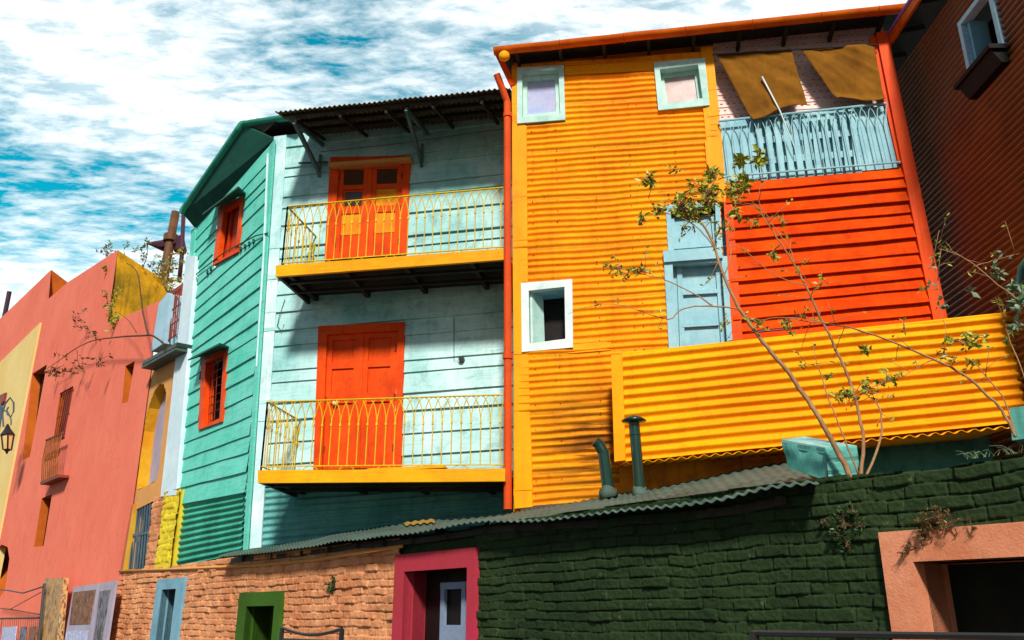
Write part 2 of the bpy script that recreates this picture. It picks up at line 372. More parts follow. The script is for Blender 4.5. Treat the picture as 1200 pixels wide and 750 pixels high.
def brickwall(mb, pl, u0, u1, z0, z1, course=.1, length=.28, res=.014, off=0, holes=(), depth=.018, seed=0, topf=None, wob=1.):
    """rough painted brickwork as a height field"""
    nu = int(abs(u1-u0)/res); nv = int((z1-z0)/res)
    us = np.linspace(u0, u1, nu+1); zs = np.linspace(z1, z0, nv+1)
    U, Z = np.meshgrid(us, zs)
    rs = np.random.RandomState(seed)
    def vn(x, y, sc):                                            # value noise
        x = x*sc+37.1; y = y*sc+11.7
        xi = np.floor(x).astype(int); yi = np.floor(y).astype(int); xf = x-xi; yf = y-yi
        xf = xf*xf*(3-2*xf); yf = yf*yf*(3-2*yf)
        T = np.random.RandomState(5+seed).rand(256, 256)
        g = lambda a, b: T[a % 256, b % 256]
        return (g(xi, yi)*(1-xf)+g(xi+1, yi)*xf)*(1-yf)+(g(xi, yi+1)*(1-xf)+g(xi+1, yi+1)*xf)*yf-.5
    zz = Z + wob*(.030*vn(U, Z, 1.6)+.018*vn(U, Z, 6))
    row = np.floor(zz/course).astype(int); fr = zz/course-row
    rj = np.random.RandomState(seed+3).rand(400)
    uu = U + wob*.02*vn(U, Z, 7) + (row % 2)*length*.5 + rj[row % 400]*length*.35
    colm = np.floor(uu/length).astype(int); fc = uu/length-colm
    H = np.random.RandomState(seed+9).rand(400, 400)
    hb = H[row % 400, colm % 400]
    dv = np.minimum(fr, 1-fr)*course; dh = np.minimum(fc, 1-fc)*length
    e = .011+.010*vn(U, Z, 9)+.004*vn(U, Z, 55); e = np.maximum(e, .004)
    sv = np.clip(dv/e, 0, 1); sh = np.clip(dh/e, 0, 1)
    s = (1-(1-sv)**3)*((1-(1-sh)**3)*.85+.15)
    h = depth*s*(.55+.75*hb)+.006*vn(U, Z, 18)+.007*vn(U, Z, 48)+.004*vn(U, Z, 90)+.03*wob*vn(U, Z, .9)
    n = pl.n; d = pl.d; p0 = pl.p0+n*off
    X = p0.x+d.x*U+n.x*h; Y = p0.y+d.y*U+n.y*h
    if topf is not None:
        Z = Z+0
    V = np.stack([X, Y, Z], -1).reshape(-1, 3)
    idx = np.arange((nu+1)*(nv+1)).reshape(nv+1, nu+1)
    Fq = np.stack([idx[:-1, :-1], idx[:-1, 1:], idx[1:, 1:], idx[1:, :-1]], -1).reshape(-1, 4)
    uc = (U[:-1, :-1]+U[1:, 1:]).reshape(-1)/2; zc = (Z[:-1, :-1]+Z[1:, 1:]).reshape(-1)/2
    keep = np.ones(len(uc), bool)
    for (a, b, c, e2) in holes:
        keep &= ~((uc > min(a, b)) & (uc < max(a, b)) & (zc > c) & (zc < e2))
    if topf is not None: keep &= zc < topf(uc)
    Fq = Fq[keep]
    base = len(mb.v)
    mb.v += [Vector(v) for v in V.tolist()]
    mb.f += [tuple(q) for q in (Fq+base).tolist()]
    mb.smooth = True
    return mb

# ================================================================ SETTING
g = MB(); g.add([(-400, -400, 0), (400, -400, 0), (400, 400, 0), (-400, 400, 0)], [(0, 1, 2, 3)])
g.build('ground', 'asphalt', kind='structure')
pv = MB()
a = W.at(-9, 0, 0); b = W.at(32, 0, 0); n2 = W.n*1.5
pv.prism([a+Vector((0, 0, .12)), b+Vector((0, 0, .12)), b+n2+Vector((0, 0, .12)), a+n2+Vector((0, 0, .12))],
         [a+Vector((0, 0, .004)), b+Vector((0, 0, .004)), b+n2+Vector((0, 0, .004)), a+n2+Vector((0, 0, .004))])
pv.build('pavement', 'pave', kind='structure')

# ================================================================ ORANGE HOUSE
oh = thing('orange_house', ground(OR.hit(800, 560)), 'tall orange corrugated iron house with orange-red boarded upper bay and three small windows', 'house')
WL = [(611, 78), (661, 76), (663, 142), (608, 144)]          # window upper left, outer frame
WL = [(606, 79), (660.5, 76), (662.5, 140), (606, 144.5)]
WR = [(766, 73), (826, 67.5), (831.5, 123), (771.5, 129)]
WB = [(610.5, 331.5), (670.5, 327), (671.5, 407), (611.5, 412.5)]
def inset(q, l, t, r, b): return [(q[0][0]+l, q[0][1]+t), (q[1][0]-r, q[1][1]+t), (q[2][0]-r, q[2][1]-b), (q[3][0]+l, q[3][1]-b)]
h1 = inset(WL, 4, 5, 4, 5); h2 = inset(WR, 4, 5, 4, 5); h3 = inset(WB, 5, 5, 5, 5)
CD = [(777, 240), (843, 237), (858, 401), (783, 408)]          # cyan door opening zone
CDh = [(781, 245), (840, 241), (853, 404), (785, 410)]
mb = MB()
corrugated(mb, OR, [(600, 76), (836, 60), (860, 575), (604, 594)], off=.02, nu=110, holes=[h1, h2, h3, CDh], wob=.018, seed=3, joints=5)
nb_ = len(mb.f)
Qn = [OR.hit(x, y, .045) for x, y in [(600, 76), (836, 60), (860, 575), (604, 594)]]
for u_ in (.1, .22, .41, .58, .62, .80, .97):
    for k in range(0, 80, 2):
        p = bil(Qn, u_+random.uniform(-.003, .003), (k+.3)/80)
        if random.random() < .7 and not any(inpoly(*proj(p), H) for H in (WL, WR, WB, CD)): mb.box(p, (.007, .006, .007), (OR.d, OR.n, Vector((0, 0, 1))))
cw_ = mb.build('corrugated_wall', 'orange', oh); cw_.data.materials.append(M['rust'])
for i_ in range(nb_, len(cw_.data.polygons)): cw_.data.polygons[i_].material_index = 1
mb = MB()                                                      # side of the house towards the teal house, back volume
A = [OR.hit(600, 70, 0), OR.hit(604, 600, 0)]
A[1].z = 0
tl = OR.hit(600, 60, -.05); tr = OR.hit(1050, 20, -.05); zt = 10.2
bl = Vector((tl.x+.02, tl.y, 0)); br = Vector((5.8, OR.p0.y-5.8*.1726+.12, 0))
bk = Vector((0.17, .985, 0))*6
mb.prism([bl, Vector((bl.x, bl.y, OR.hit(600, 74, -.05).z)), Vector((bl.x, bl.y, OR.hit(600, 74, -.05).z))+bk, bl+bk],
         [bl+OR.d*.1, Vector((bl.x, bl.y, OR.hit(600, 74, -.05).z))+OR.d*.1, Vector((bl.x, bl.y, OR.hit(600, 74, -.05).z))+OR.d*.1+bk, bl+bk+OR.d*.1])
mb.build('side_wall', 'orange_smooth', oh)
# trim boards
mb = MB()
mb.slab(OR, [(599.5, 80), (606, 80), (607, 145), (600, 145)], .055, .06)
mb.slab(OR, [(600, 130), (617, 148), (618.5, 330), (601, 330)], .055, .06)
mb.slab(OR, [(601, 324), (612, 323), (612.5, 415), (602, 415)], .062, .06)
mb.slab(OR, [(602, 413), (619, 412), (621.5, 505), (602.5, 508)], .055, .06)
mb.slab(OR, [(602, 504), (622, 501), (624, 574), (603, 575)], .064, .06)
mb.slab(OR, [(602, 573), (623.5, 570), (624, 594), (603, 596)], .056, .06)
mb.build_each('corner_board', 'orange_smooth', oh)
mb = MB()
mb.slab(OR, [(662, 78), (766, 71), (766.5, 82), (663, 88)], .05, .04)
mb.slab(OR, [(606, 403), (716, 396), (716, 410), (606, 419)], .042, .03)
mb.build_each('fascia_board', 'orange_smooth', oh)
mb = MB()
mb.slab(OR, [(821, 55), (835, 54), (843, 135), (829, 137)], .06, .06)
mb.slab(OR, [(824, 126), (842, 124), (846, 165), (828, 167)], .052, .06)
mb.slab(OR, [(826, 165), (846, 163), (851, 236), (832, 240)], .062, .06)
mb.build_each('corner_board', 'orange_smooth', oh)
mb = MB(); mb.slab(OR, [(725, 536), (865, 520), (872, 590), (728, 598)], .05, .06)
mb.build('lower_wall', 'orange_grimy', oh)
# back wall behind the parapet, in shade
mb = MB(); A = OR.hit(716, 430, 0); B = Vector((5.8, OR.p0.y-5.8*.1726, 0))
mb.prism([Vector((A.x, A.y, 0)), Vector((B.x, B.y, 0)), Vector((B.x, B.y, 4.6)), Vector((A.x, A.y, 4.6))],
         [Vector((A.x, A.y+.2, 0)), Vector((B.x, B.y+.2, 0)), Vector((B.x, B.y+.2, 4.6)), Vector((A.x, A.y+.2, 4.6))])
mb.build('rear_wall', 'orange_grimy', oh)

def window(house, pl, outer, inn, matf, off, paneoff, panemat, name='window', sash=None, sashmat=None, label=None, rev=None):
    w = MB().frame(pl, outer, inn, off, off+.02).build(name, matf, house, label=label)
    m = MB()
    # reveal boards from the frame back to the pane
    n = len(inn)
    for i in range(n):
        j = (i+1) % n
        a, b = pl.hit(*inn[i], off-.002), pl.hit(*inn[j], off-.002)
        c, d = b-pl.n*(off-paneoff), a-pl.n*(off-paneoff)
        mid = (a+b+c+d)/4; cen = sum((pl.hit(*p, off) for p in inn), Vector())/n
        o = (mid-cen); o -= pl.n*o.dot(pl.n); o.normalize()
        m.prism([a, b, c, d], [p+o*.02 for p in (a, b, c, d)])
    m.build('reveal', rev or matf, w)
    A = [pl.hit(*p, off)-pl.n*(off-paneoff) for p in inn]
    MB().prism(A, [p-pl.n*.02 for p in A]).build('pane', panemat, w)
    if sash:
        cen = sum(A, Vector())/n
        B = [cen+(p-cen)*sash for p in A]
        m = MB()
        for i in range(n):
            j = (i+1) % n
            F1 = [A[i], A[j], B[j], B[i]]
            m.prism([p+pl.n*.035 for p in F1], F1)
        m.build('sash', sashmat or matf, w)
    return w
window(oh, OR, WL, inset(WL, 6, 7, 6, 7), 'mint', .085, -.03, 'blue_glass', sash=.76, label='window with blue curtain at the upper left')
window(oh, OR, WR, inset(WR, 7, 8, 8, 8), 'mint', .085, -.09, 'pink_glass', sash=.80, label='window with pinkish curtain at the upper right')
wb = window(oh, OR, WB, inset(WB, 9, 9, 9, 10), 'whiteframe', .085, -.35, 'dark', rev='cyan', label='open white framed window above the tin roof')
# casement leaf standing inside the opening
A = [OR.hit(621, 340, .0), OR.hit(634, 343, -.22), OR.hit(636, 402, -.22), OR.hit(622, 402, .0)]
MB().prism(A, [p+OR.d*.03 for p in A]).build('casement', 'mint', wb)

# cyan door with transom
d = MB(); d.slab(OR, [(777, 294), (845, 289), (847, 302), (778, 307)], .11, .13)
d.slab(OR, [(778, 306), (788, 305.5), (793, 410), (784, 411)], .07, .09)
d.slab(OR, [(845, 300), (853, 300), (860, 398), (852, 400)], .07, .09)
d.slab(OR, [(788, 305.5), (845, 302), (845, 307), (788, 310)], .065, .085)
d.slab(OR, [(780, 240), (785, 240), (790, 294), (783, 295)], .06, .08)
d.slab(OR, [(838, 237), (843, 237), (847, 289), (840, 290)], .06, .08)
d.slab(OR, [(785, 240), (838, 237), (838, 241), (785, 244)], .055, .075)
dd = d.build('door', 'cyan', oh, label='light cyan panelled door with transom above')
m = MB()
m.slab(OR, [(785, 244), (840, 240), (854, 402), (792, 410)], -.10, .03)
m.build('door_leaf', 'cyan', dd)
MB().slab(OR, [(770, 232), (862, 226), (880, 412), (778, 420)], -.15, .05).build('door_backing', 'cyan', dd)
m = MB()
m.slab(OR, [(793, 310), (799, 310), (803, 409), (797, 410)], -.06, .03)
m.slab(OR, [(838, 307), (844, 307), (851, 401), (845, 402)], -.06, .03)
for y in (341, 379): m.slab(OR, [(799, y), (842, y-2.5), (842.5, y+2), (799.5, y+4.5)], -.055, .04)
m.slab(OR, [(799, 309), (840, 306), (840, 310), (799, 313)], -.062, .03)
m.slab(OR, [(787, 284), (840, 281), (840, 288), (788, 292)], -.06, .03)
m.slab(OR, [(786, 256), (790, 256), (793, 284), (788, 284)], -.06, .03)
m.slab(OR, [(833, 254), (839, 253), (842, 281), (836, 282)], -.06, .03)
m.build_each('door_moulding', 'cyan', dd)
MB().slab(OR, [(786, 246), (839, 242), (840, 252), (787, 256)], -.055, .01).build('transom_pane', 'dark', dd)

# red boarded bay
mb = MB(); boards(mb, OR, [(849, 214), (1059, 196), (1110, 384), (861, 408)], 13, off=.03, lap=.052, nu=40, seed=4, wav=.010)
mb.build('boarded_wall', 'red', oh)
mb = MB(); mb.slab(OR, [(848, 236), (858, 235), (871, 405), (859, 408)], .075, .06)
mb.slab(OR, [(1027, 38), (1040, 36), (1113, 385), (1096, 385)], .10, .12)
mb.slab(OR, [(1019, 44), (1028, 42), (1060, 190), (1053, 192)], .05, .07)
mb.build_each('bay_post', 'red_trim', oh)
# loggia interior
mb = MB(); boards(mb, OR, [(835, 40), (1035, 30), (1046, 150), (843, 165)], 17, off=-.16, lap=.012, nu=30, seed=9)
nb_ = len(mb.f); m = mb
for i in range(17):
    for k in range(26):
        if random.random() < .15: continue
        u = (k+.5*(i % 2)+.2)/26.5; v = (i+.45)/17
        Q = [OR.hit(x, y, -.16) for x, y in [(835, 40), (1035, 30), (1046, 150), (843, 165)]]
        p = bil(Q, u, v)+OR.n*.014
        m.box(p, (.020, .003, .0035), (OR.d, OR.n, Vector((0, 0, 1))))
lb_ = m.build('loggia_boards', 'pink', oh); lb_.data.materials.append(M['red'])
for i_ in range(nb_, len(lb_.data.polygons)): lb_.data.polygons[i_].material_index = 1
# cyan lattice balustrade
bal = MB(); bal.slab(OR, [(843, 143), (882, 139), (890, 209), (851, 214)], .0, .03)
bal.slab(OR, [(1001, 128), (1046, 123), (1058, 195), (1008, 202)], .0, .03)
bo = thing('lattice_balustrade', (0, 0, 0), '', ''); del bo['label'], bo['category']; bo.parent = oh; bal.build_each('side_panel', 'cyan', bo)
m = MB(); QL = [OR.hit(x, y, .03) for x, y in [(882, 139), (1003, 128), (1012, 202), (890, 212)]]
for k in range(11):
    u = (k+.5)/11; a, b = bil(QL, u, .0), bil(QL, u, 1)
    m.bar(a, b, .085, .02, OR.n)
for v in (.35, .68):
    m.prism([bil(QL, 0, v-.05)-OR.n*.02, bil(QL, 1, v-.05)-OR.n*.02, bil(QL, 1, v+.05)-OR.n*.02, bil(QL, 0, v+.05)-OR.n*.02],
            [bil(QL, 0, v-.05)-OR.n*.035, bil(QL, 1, v-.05)-OR.n*.035, bil(QL, 1, v+.05)-OR.n*.035, bil(QL, 0, v+.05)-OR.n*.035])
m.build('lattice', 'cyan', bo)
MB().slab(OR, [(881, 139), (1003, 127), (1012, 203), (889, 214)], -.06, .03).build('lattice_backing', 'pale', bo)
m = MB(); QR = [OR.hit(x, y, .10) for x, y in [(842, 142), (1039, 121), (1056, 192), (850, 209)]]
m.tube([bil(QR, 0, 0), bil(QR, 1, 0)], .018); m.tube([bil(QR, 0, .97), bil(QR, 1, .97)], .014)
NB = 20
for k in range(NB):
    u = (k+.5)/NB; m.tube([bil(QR, u, .35), bil(QR, u, .97)], .008, 5)
    for sg in (-1, 1):
        m.tube([bil(QR, min(1, max(0, u+sg*1.0/NB*math.sin(t*math.pi/2))), .35*(1-t)) if False else bil(QR, min(1, max(0, u+sg*(1.0/NB)*t*t)), .35-.35*math.sin(t*math.pi/2)) for t in (0, .25, .5, .75, 1)], .007, 4)
m.build('iron_rail', 'cyan', bo)
# roof, gutter
gp = [OR.hit(x, y, .42) for x, y in [(579, 60), (1066, 9)]]
m = MB(); gd = (gp[1]-gp[0])
def halfpipe(m, a, b, r, k=8, th=.012):
    a = Vector(a); b = Vector(b); d = (b-a).normalized(); x = OR.n if True else x
    up = Vector((0, 0, 1)); n = d.cross(up).normalized()
    seg = 14; vs = []; fs = []
    for s in range(seg+1):
        c = a.lerp(b, s/seg)+Vector((0, 0, noise.noise(Vector((s*.7, 0, 0)))*.012))
        for rr in (r, r-th):
            for j in range(k+1):
                t = math.pi*j/k
                vs.append(c+n*math.cos(t)*rr-up*math.sin(t)*rr)
    w = 2*(k+1)
    for s in range(seg):
        for j in range(k):
            fs.append((s*w+j, s*w+j+1, (s+1)*w+j+1, (s+1)*w+j))
            fs.append((s*w+k+1+j, (s+1)*w+k+1+j, (s+1)*w+k+2+j, s*w+k+2+j))
    for e in (0, seg):
        fs.append(tuple(e*w+j for j in range(k+1)))
    m.add(vs, fs); m.smooth = True
halfpipe(m, gp[0]+Vector((0, 0, .02)), gp[1]+Vector((0, 0, .02)), .085)
for f_ in (.02, .17, .33, .48, .64, .8, .93):
    c = gp[0].lerp(gp[1], f_)+Vector((0, 0, .02)); q = gd.normalized()
    n = q.cross(Vector((0, 0, 1))).normalized()
    m.tube([c+n*math.cos(math.pi*j/8)*.090-Vector((0, 0, 1))*math.sin(math.pi*j/8)*.090 for j in range(9)], .010, 5)
m.build('gutter', 'gutter', oh, smooth=True)
m = MB()
e0, e1 = gp[0]-OR.n*.06+Vector((0, 0, .04)), gp[1]-OR.n*.06+Vector((0, 0, .04))
bk = -OR.n*5.5+Vector((0, 0, 1.2))
m.prism([e0, e1, e1+bk, e0+bk], [p+Vector((0, 0, .05)) for p in (e0, e1, e1+bk, e0+bk)])
m.build('roof', 'eave_dark', oh)
m = MB()
for k in range(9):
    p = e0.lerp(e1, (k+.5)/9)-Vector((0, 0, .05)); m.bar(p, p-OR.n*.62, .05, .07)
m.build_each('rafter', 'eave_dark', oh)
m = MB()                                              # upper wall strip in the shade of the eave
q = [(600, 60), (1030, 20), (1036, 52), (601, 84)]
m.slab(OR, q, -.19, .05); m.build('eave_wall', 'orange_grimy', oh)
m = MB(); m.tube([OR.hit(591, 66, .50)+OR.n*s for s in (-.02, .02, .05, .07)], [.085, .085, .07, .03], 14)
m.smooth = True; m.build('gutter_end_cap', 'yellow', oh)
# drain pipe
m = MB()
P_ = [OR.hit(582, 87, .30), OR.hit(589, 105, .20), OR.hit(594.5, 120, .13), OR.hit(595, 400, .13), OR.hit(595, 597, .13)]
m.tube(P_, .055, 12)
for x, y in ((595, 135), (595, 418)): 
    c = OR.hit(x, y, .13); m.tube([c-Vector((0, 0, .035)), c+Vector((0, 0, .035))], .07, 12)
m.smooth = True
m.build('drain_pipe', 'pipe', oh, smooth=False)
m = MB(); m.bar(OR.hit(582, 60, .30), OR.hit(601, 100, .05), .09, .05, OR.n); m.build('eave_brace', 'red_trim', oh)
# awning cloths (hung: things of their own)
def cloth(px, seed, label, off0=.12):
    Q = [OR.hit(x, y, off0) for x, y in px]; m = MB()
    def P(u, v):
        vv = v+(.05*math.sin(u*5+seed)*v if v > .5 else 0)
        p = bil(Q, u, vv)
        k = (u+.35)/(v+.55); w = (.010*math.sin(k*13+seed)+.003*math.sin(k*31+seed*3))*(.4+v)+.05*noise.noise(Vector((u*2, v*2, seed)))+.008*noise.noise(Vector((u*14, v*9, seed)))
        if v > .88: w += .10*(v-.88)/.12*.5
        return p+OR.n*w
    m.grid(P, 36, 36); m.smooth = True
    o = m.build('awning_cloth', 'cloth', None, label=label, cat='cloth', group='canvas cloths hung in the top bay')
    s = o.modifiers.new('solid', 'SOLIDIFY'); s.thickness = .006
    return o
cloth([(839, 63), (927, 57), (946, 126), (880, 138)], 1, 'brown canvas cloth sagging over the cyan rail, left one of two in the top bay')
cloth([(938, 58), (1024, 53), (1036, 117), (982, 120)], 4, 'flat brown canvas cloth with slanting left edge, right one of two in the top bay')
m = MB(); m.tube([OR.hit(835, 64, .14), OR.hit(1030, 52, .14)], .012, 5); m.build('cloth_line', 'iron', oh)
m = MB(); m.tube([OR.hit(893, 90, .16), OR.hit(914, 130, .2), OR.hit(932, 175, .16)], [.014, .012, .006], 6)
m.build('broken_stick', 'whiteframe', None, label='thin pale stick leaning on the cyan lattice rail', cat='stick')

# yellow corrugated parapet
YQ = [(716, 416), (1184, 368), (1203, 497), (718, 541)]
YQ = [(726, 415.5), (1184, 368), (1204, 494), (728, 541)]
m = MB(); corrugated(m, YP, YQ, off=.02, pitch=.128, amp=.026, nu=70, wob=.012, sheets=False, seed=12, joints=5)
yp = m.build('parapet', 'yellow', oh, label='bright yellow corrugated parapet in front of the bay')
m = MB(); A = [YP.hit(x, y, .05) for x, y in [(716, 416), (729, 415), (733, 539), (720, 541)]]
m.prism(A, [p-YP.n*.12 for p in A]); 
for (x0, y0, x1, y1) in ((815, 406, 820, 526), (1018-80, 393, 945, 515), (1062, 381, 1073, 503)):
    pass
m.build('end_board', 'yellow', yp)
m = MB()
a0, a1 = YP.hit(729, 416, .0), YP.hit(1184, 368, .0)
m.tube([a0, a1], .028, 8); m.build('top_rail', 'yellow', yp)
m = MB()                                              # corrugated floor sheet, its wavy edge shows below the parapet
b0, b1 = YP.hit(730, 543, .06), YP.hit(1185, 500, .06)
L = (b1-b0).length; nw = round(L/.14)
def Pf(u, v):
    p = b0.lerp(b1, u); t = v*1.0
    tgt = Vector((p.x, OR.p0.y-.1726*p.x-.02, p.z+.05)); q = p.lerp(tgt, v)
    return q+Vector((0, 0, .016*math.sin(u*nw*2*math.pi)))
m.grid(Pf, nw*8, 3); m.smooth = True
o = m.build('floor_sheet', 'yellow', yp); s = o.modifiers.new('s', 'SOLIDIFY'); s.thickness = .006

# ================================================================ TEAL HOUSE
th = thing('teal_house', ground(C0), 'turquoise wooden board house with two yellow balconies and orange-red doors', 'house')
wu = [(247, 236), (284, 218), (281, 285), (246, 312)]     # upper side window opening
wu = [(257, 243), (284, 231), (279, 295), (249, 311)]
wl = [(236, 420), (265, 409), (260, 494), (232, 504)]
m = MB(); boards(m, WING, [(228, 268), (321, 165), (288.5, 577), (207.5, 592)], 20, off=.02, lap=.025, nu=26, holes=[wu, wl], seed=2, wav=.012)
m.build('side_wall', 'teal', th)
m = MB(); corrugated(m, WING, [(212, 590), (286, 576), (284, 648), (207, 664)], off=.0, pitch=.10, amp=.02, nu=20, sheets=False, seed=5)
m.build('side_skirt', 'skirt_green', th)
uh = [(387, 184), (481, 182), (476, 298), (380, 304)]
lh = [(373, 382), (474, 377), (470, 548), (367, 550)]
m = MB(); boards(m, TF, [(321, 160), (616, 126), (618, 551), (290, 572)], 20, off=.0, lap=.036, nu=50, holes=[inset(uh, 5, 5, 5, 0), inset(lh, 5, 5, 5, 0)], seed=8, wav=.006, jit=.25)
m.build('front_wall', 'pale', th)
m = MB(); corrugated(m, TF, [(288, 566), (618, 544), (620, 623), (285, 655)], off=.0, pitch=.10, amp=.02, nu=40, sheets=False, seed=6)
m.build('front_skirt', 'skirt_aqua', th)
# corner boards
m = MB()
m.slab(TF, [(321, 160), (336, 158), (305, 652), (288, 654)], .035, .035)
m.build('corner_board', 'white', th)
m = MB(); m.slab(WING, [(316, 170), (321, 164), (288, 650), (284, 651)], .055, .035); m.build('corner_board', 'teal', th)
m = MB(); m.slab(WING, [(224, 270), (229, 266), (208.5, 592), (203, 594)], .055, .05); m.build('corner_board', 'teal', th)
# hidden volume: back walls, roof
zt = C1.z+.1
m = MB()
r0 = WING.at(WING.u(C0)+4.6, 0, -.02); r1 = WING.at(WING.u(C0), 0, -.1)
fr = TF.p0+TF.d*4.2-TF.n*.12; fr = Vector((fr.x, fr.y, 0))
lb = WING.at(WING.u(WING.hit(207, 640)), 0, -.1)
bb = lb-WING.n*6
for (a, b) in ((lb, bb), (bb, fr-TF.n*5)):
    m.prism([a, b, b+Vector((0, 0, zt)), a+Vector((0, 0, zt))], [a+Vector((.1, .1, 0)), b+Vector((.1, .1, 0)), b+Vector((.1, .1, zt)), a+Vector((.1, .1, zt))])
m.build_each('rear_wall', 'teal', th)
m = MB()
e0 = WING.hit(214, 250, .32); e1 = WING.hit(285, 147, .32); e2 = TF.hit(598, 118, .25)
e1f = TF.hit(322, 146, .15)
bk = Vector((.4, 5, 1.0))
P1 = [e0, e1, e1f, e2, e2+bk, e0+bk+Vector((1, 0, 0))]
m.prism([p+Vector((0, 0, .09)) for p in P1], [p+Vector((0, 0, .05)) for p in P1])
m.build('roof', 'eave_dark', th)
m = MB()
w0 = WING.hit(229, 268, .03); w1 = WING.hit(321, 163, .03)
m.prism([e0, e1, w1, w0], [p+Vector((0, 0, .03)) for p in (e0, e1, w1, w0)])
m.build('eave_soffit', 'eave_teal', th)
def gutter(m, a, b, r):
    halfpipe(m, a, b, r)
m = MB(); gutter(m, e0+Vector((0, 0, .05)), e1+Vector((0, 0, .05)), .085)
gutter(m, e1+Vector((0, 0, .05)), TF.hit(346, 138, .30)+Vector((0, 0, .05)), .085)
m.build('gutter', 'skirt_green', th, smooth=True)
# thin service pipe and cable on the side wall
m = MB(); m.tube([WING.hit(229, 322, .06), WING.hit(262, 296, .09), WING.hit(300, 276, .08), WING.hit(314, 273, .07)], .012, 5)
m.tube([WING.hit(231, 330, .05), WING.hit(229, 318, .06), WING.hit(233, 300, .05)], .010, 5)
for x, y in ((282, 290), (287, 287), (292, 284), (297, 281), (243, 317), (247, 313)): m.tube([WING.hit(x, y, .05), WING.hit(x, y+3.5, .07)], .022, 6)
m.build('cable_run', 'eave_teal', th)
m = MB(); m.tube([TF.hit(314, 180, .07), TF.hit(309, 300, .07), TF.hit(301, 430, .07)], .022, 6); m.build('conduit_pipe', 'white', th)
# side windows
def sidewin(q, hood, bars, label):
    w = MB()
    inn = inset(q, 5, 5, 3, 4); w.frame(WING, q, inn, .07, .10)
    wo = w.build('window', 'door', th, label=label)
    A = [WING.hit(*p, .0) for p in inn]
    if bars: MB().prism([p-WING.n*.18 for p in A], [p-WING.n*.20 for p in A]).build('pane', 'dark', wo)
    m = MB(); L_ = [WING.hit(*inn[0], .05), WING.hit(*inn[3], .05)]
    m.prism([L_[0], L_[1], L_[1]-WING.n*.22, L_[0]-WING.n*.22], [p+WING.d*.02 for p in (L_[0], L_[1], L_[1]-WING.n*.22, L_[0]-WING.n*.22)])
    if not bars:
        m.prism([A[0]-WING.n*.08, A[1]-WING.n*.08, A[2]-WING.n*.08, A[3]-WING.n*.08], [p-WING.n*.11 for p in A])
        mid0 = bil(A, .42, 0)-WING.n*.05; mid1 = bil(A, .42, 1)-WING.n*.05; m.bar(mid0, mid1, .06, .04, WING.n)
    else:
        m.bar(bil(A, .28, 0)-WING.n*.06, bil(A, .28, 1)-WING.n*.06, .12, .03, WING.n)
    m.build('shutter', 'door2' if not bars else 'door', wo)
    if bars:
        b_ = MB()
        for k in range(1, 8): b_.tube([bil(A, .4, k/8)+WING.n*.02, bil(A, 1, k/8-.01)+WING.n*.02], .008, 4)
        for u in (.55, .78): b_.tube([bil(A, u, 0)+WING.n*.02, bil(A, u, 1)+WING.n*.02], .008, 4)
        b_.build('window_bars', 'rust', wo)
    hm = MB(); hA = [WING.hit(*hood[0], .04), WING.hit(*hood[1], .04)]
    hB = [WING.hit(*hood[2], .34), WING.hit(*hood[3], .34)]
    hm.prism([hA[0], hA[1], hB[0], hB[1]], [p+Vector((0, 0, .035)) for p in (hA[0], hA[1], hB[0], hB[1])])
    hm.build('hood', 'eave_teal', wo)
sidewin(wu, [(253, 240), (288, 228), (279, 220), (237, 252)], False, 'red shuttered window under a small hood')
sidewin(wl, [(235, 418), (268, 408), (257, 404), (220, 423)], True, 'barred orange framed window under a small hood')
# doors of the balconies
def door(q, mf, label, glazed):
    inn = inset(q, 10, 10, 8, 0)
    do = MB()
    for a, b in ((0, 1), (1, 2), (3, 0)):
        do.slab(TF, [q[a], q[b], inn[b], inn[a]], .05, .08)
    d_ = do.build('door', mf, th, label=label)
    A = [TF.hit(*p, 0)-TF.n*.03 for p in inn]
    MB().prism(A, [p-TF.n*.04 for p in A]).build('door_leaf', mf, d_)
    m = MB()
    def rail(u0, v0, u1, v1, t=.03):
        B = [bil(A, u0, v0), bil(A, u1, v0), bil(A, u1, v1), bil(A, u0, v1)]
        m.prism([p+TF.n*t for p in B], B)
    for c in (0, 1):
        o = c*.51
        rail(o, 0, o+.09, 1); rail(o+.40, 0, o+.49, 1)
        for v0, v1 in ((0, .05), (.22, .27), (.46, .53), (.93, 1)): rail(o+.09, v0, o+.40, v1, .028)
    rail(.47, 0, .53, 1, .045)
    m.build('door_rails', mf, d_)
    if glazed:
        g_ = MB(); h_ = MB()
        for u0, u1 in ((.09, .40), (.60, .91)):
            B = [bil(A, u0, .05), bil(A, u1, .05), bil(A, u1, .22), bil(A, u0, .22)]; h_.prism([p+TF.n*.008 for p in B], B)
            B = [bil(A, u0, .53), bil(A, u1, .53), bil(A, u1, .75), bil(A, u0, .75)]; g_.prism([p+TF.n*.008 for p in B], B)
        B = [bil(A, .12, .29), bil(A, .38, .29), bil(A, .38, .44), bil(A, .12, .44)]; h_.prism([p+TF.n*.008 for p in B], B)
        B = [bil(A, .60, .27), bil(A, .91, .27), bil(A, .91, .46), bil(A, .60, .46)]; g_.prism([p+TF.n*.008 for p in B], B)
        g_.build_each('amber_panel', 'door_yellow', d_); h_.build_each('door_pane', 'darkglass', d_)
    return d_, A
M['darkglass'] = paint('dark red brown glass', (.09, .025, .01), (.05, .04, .02), vs=7, rough=.15, spec=.6, bump=0)
dU, AU = door(uh, 'door', 'upper balcony door with glazed panels', True)
dL, AL = door(lh, 'door', 'lower balcony door with plain panels', False)
for D_, A_ in ((dU, AU), (dL, AL)):
    for u in (.02, .98):
        for v in (.14, .5, .86):
            q = MB(); p = bil(A_, u, v)+TF.n*.035; q.tube([p-Vector((0, 0, .05)), p+Vector((0, 0, .05))], .014, 6); q.build('hinge', 'rust', D_)
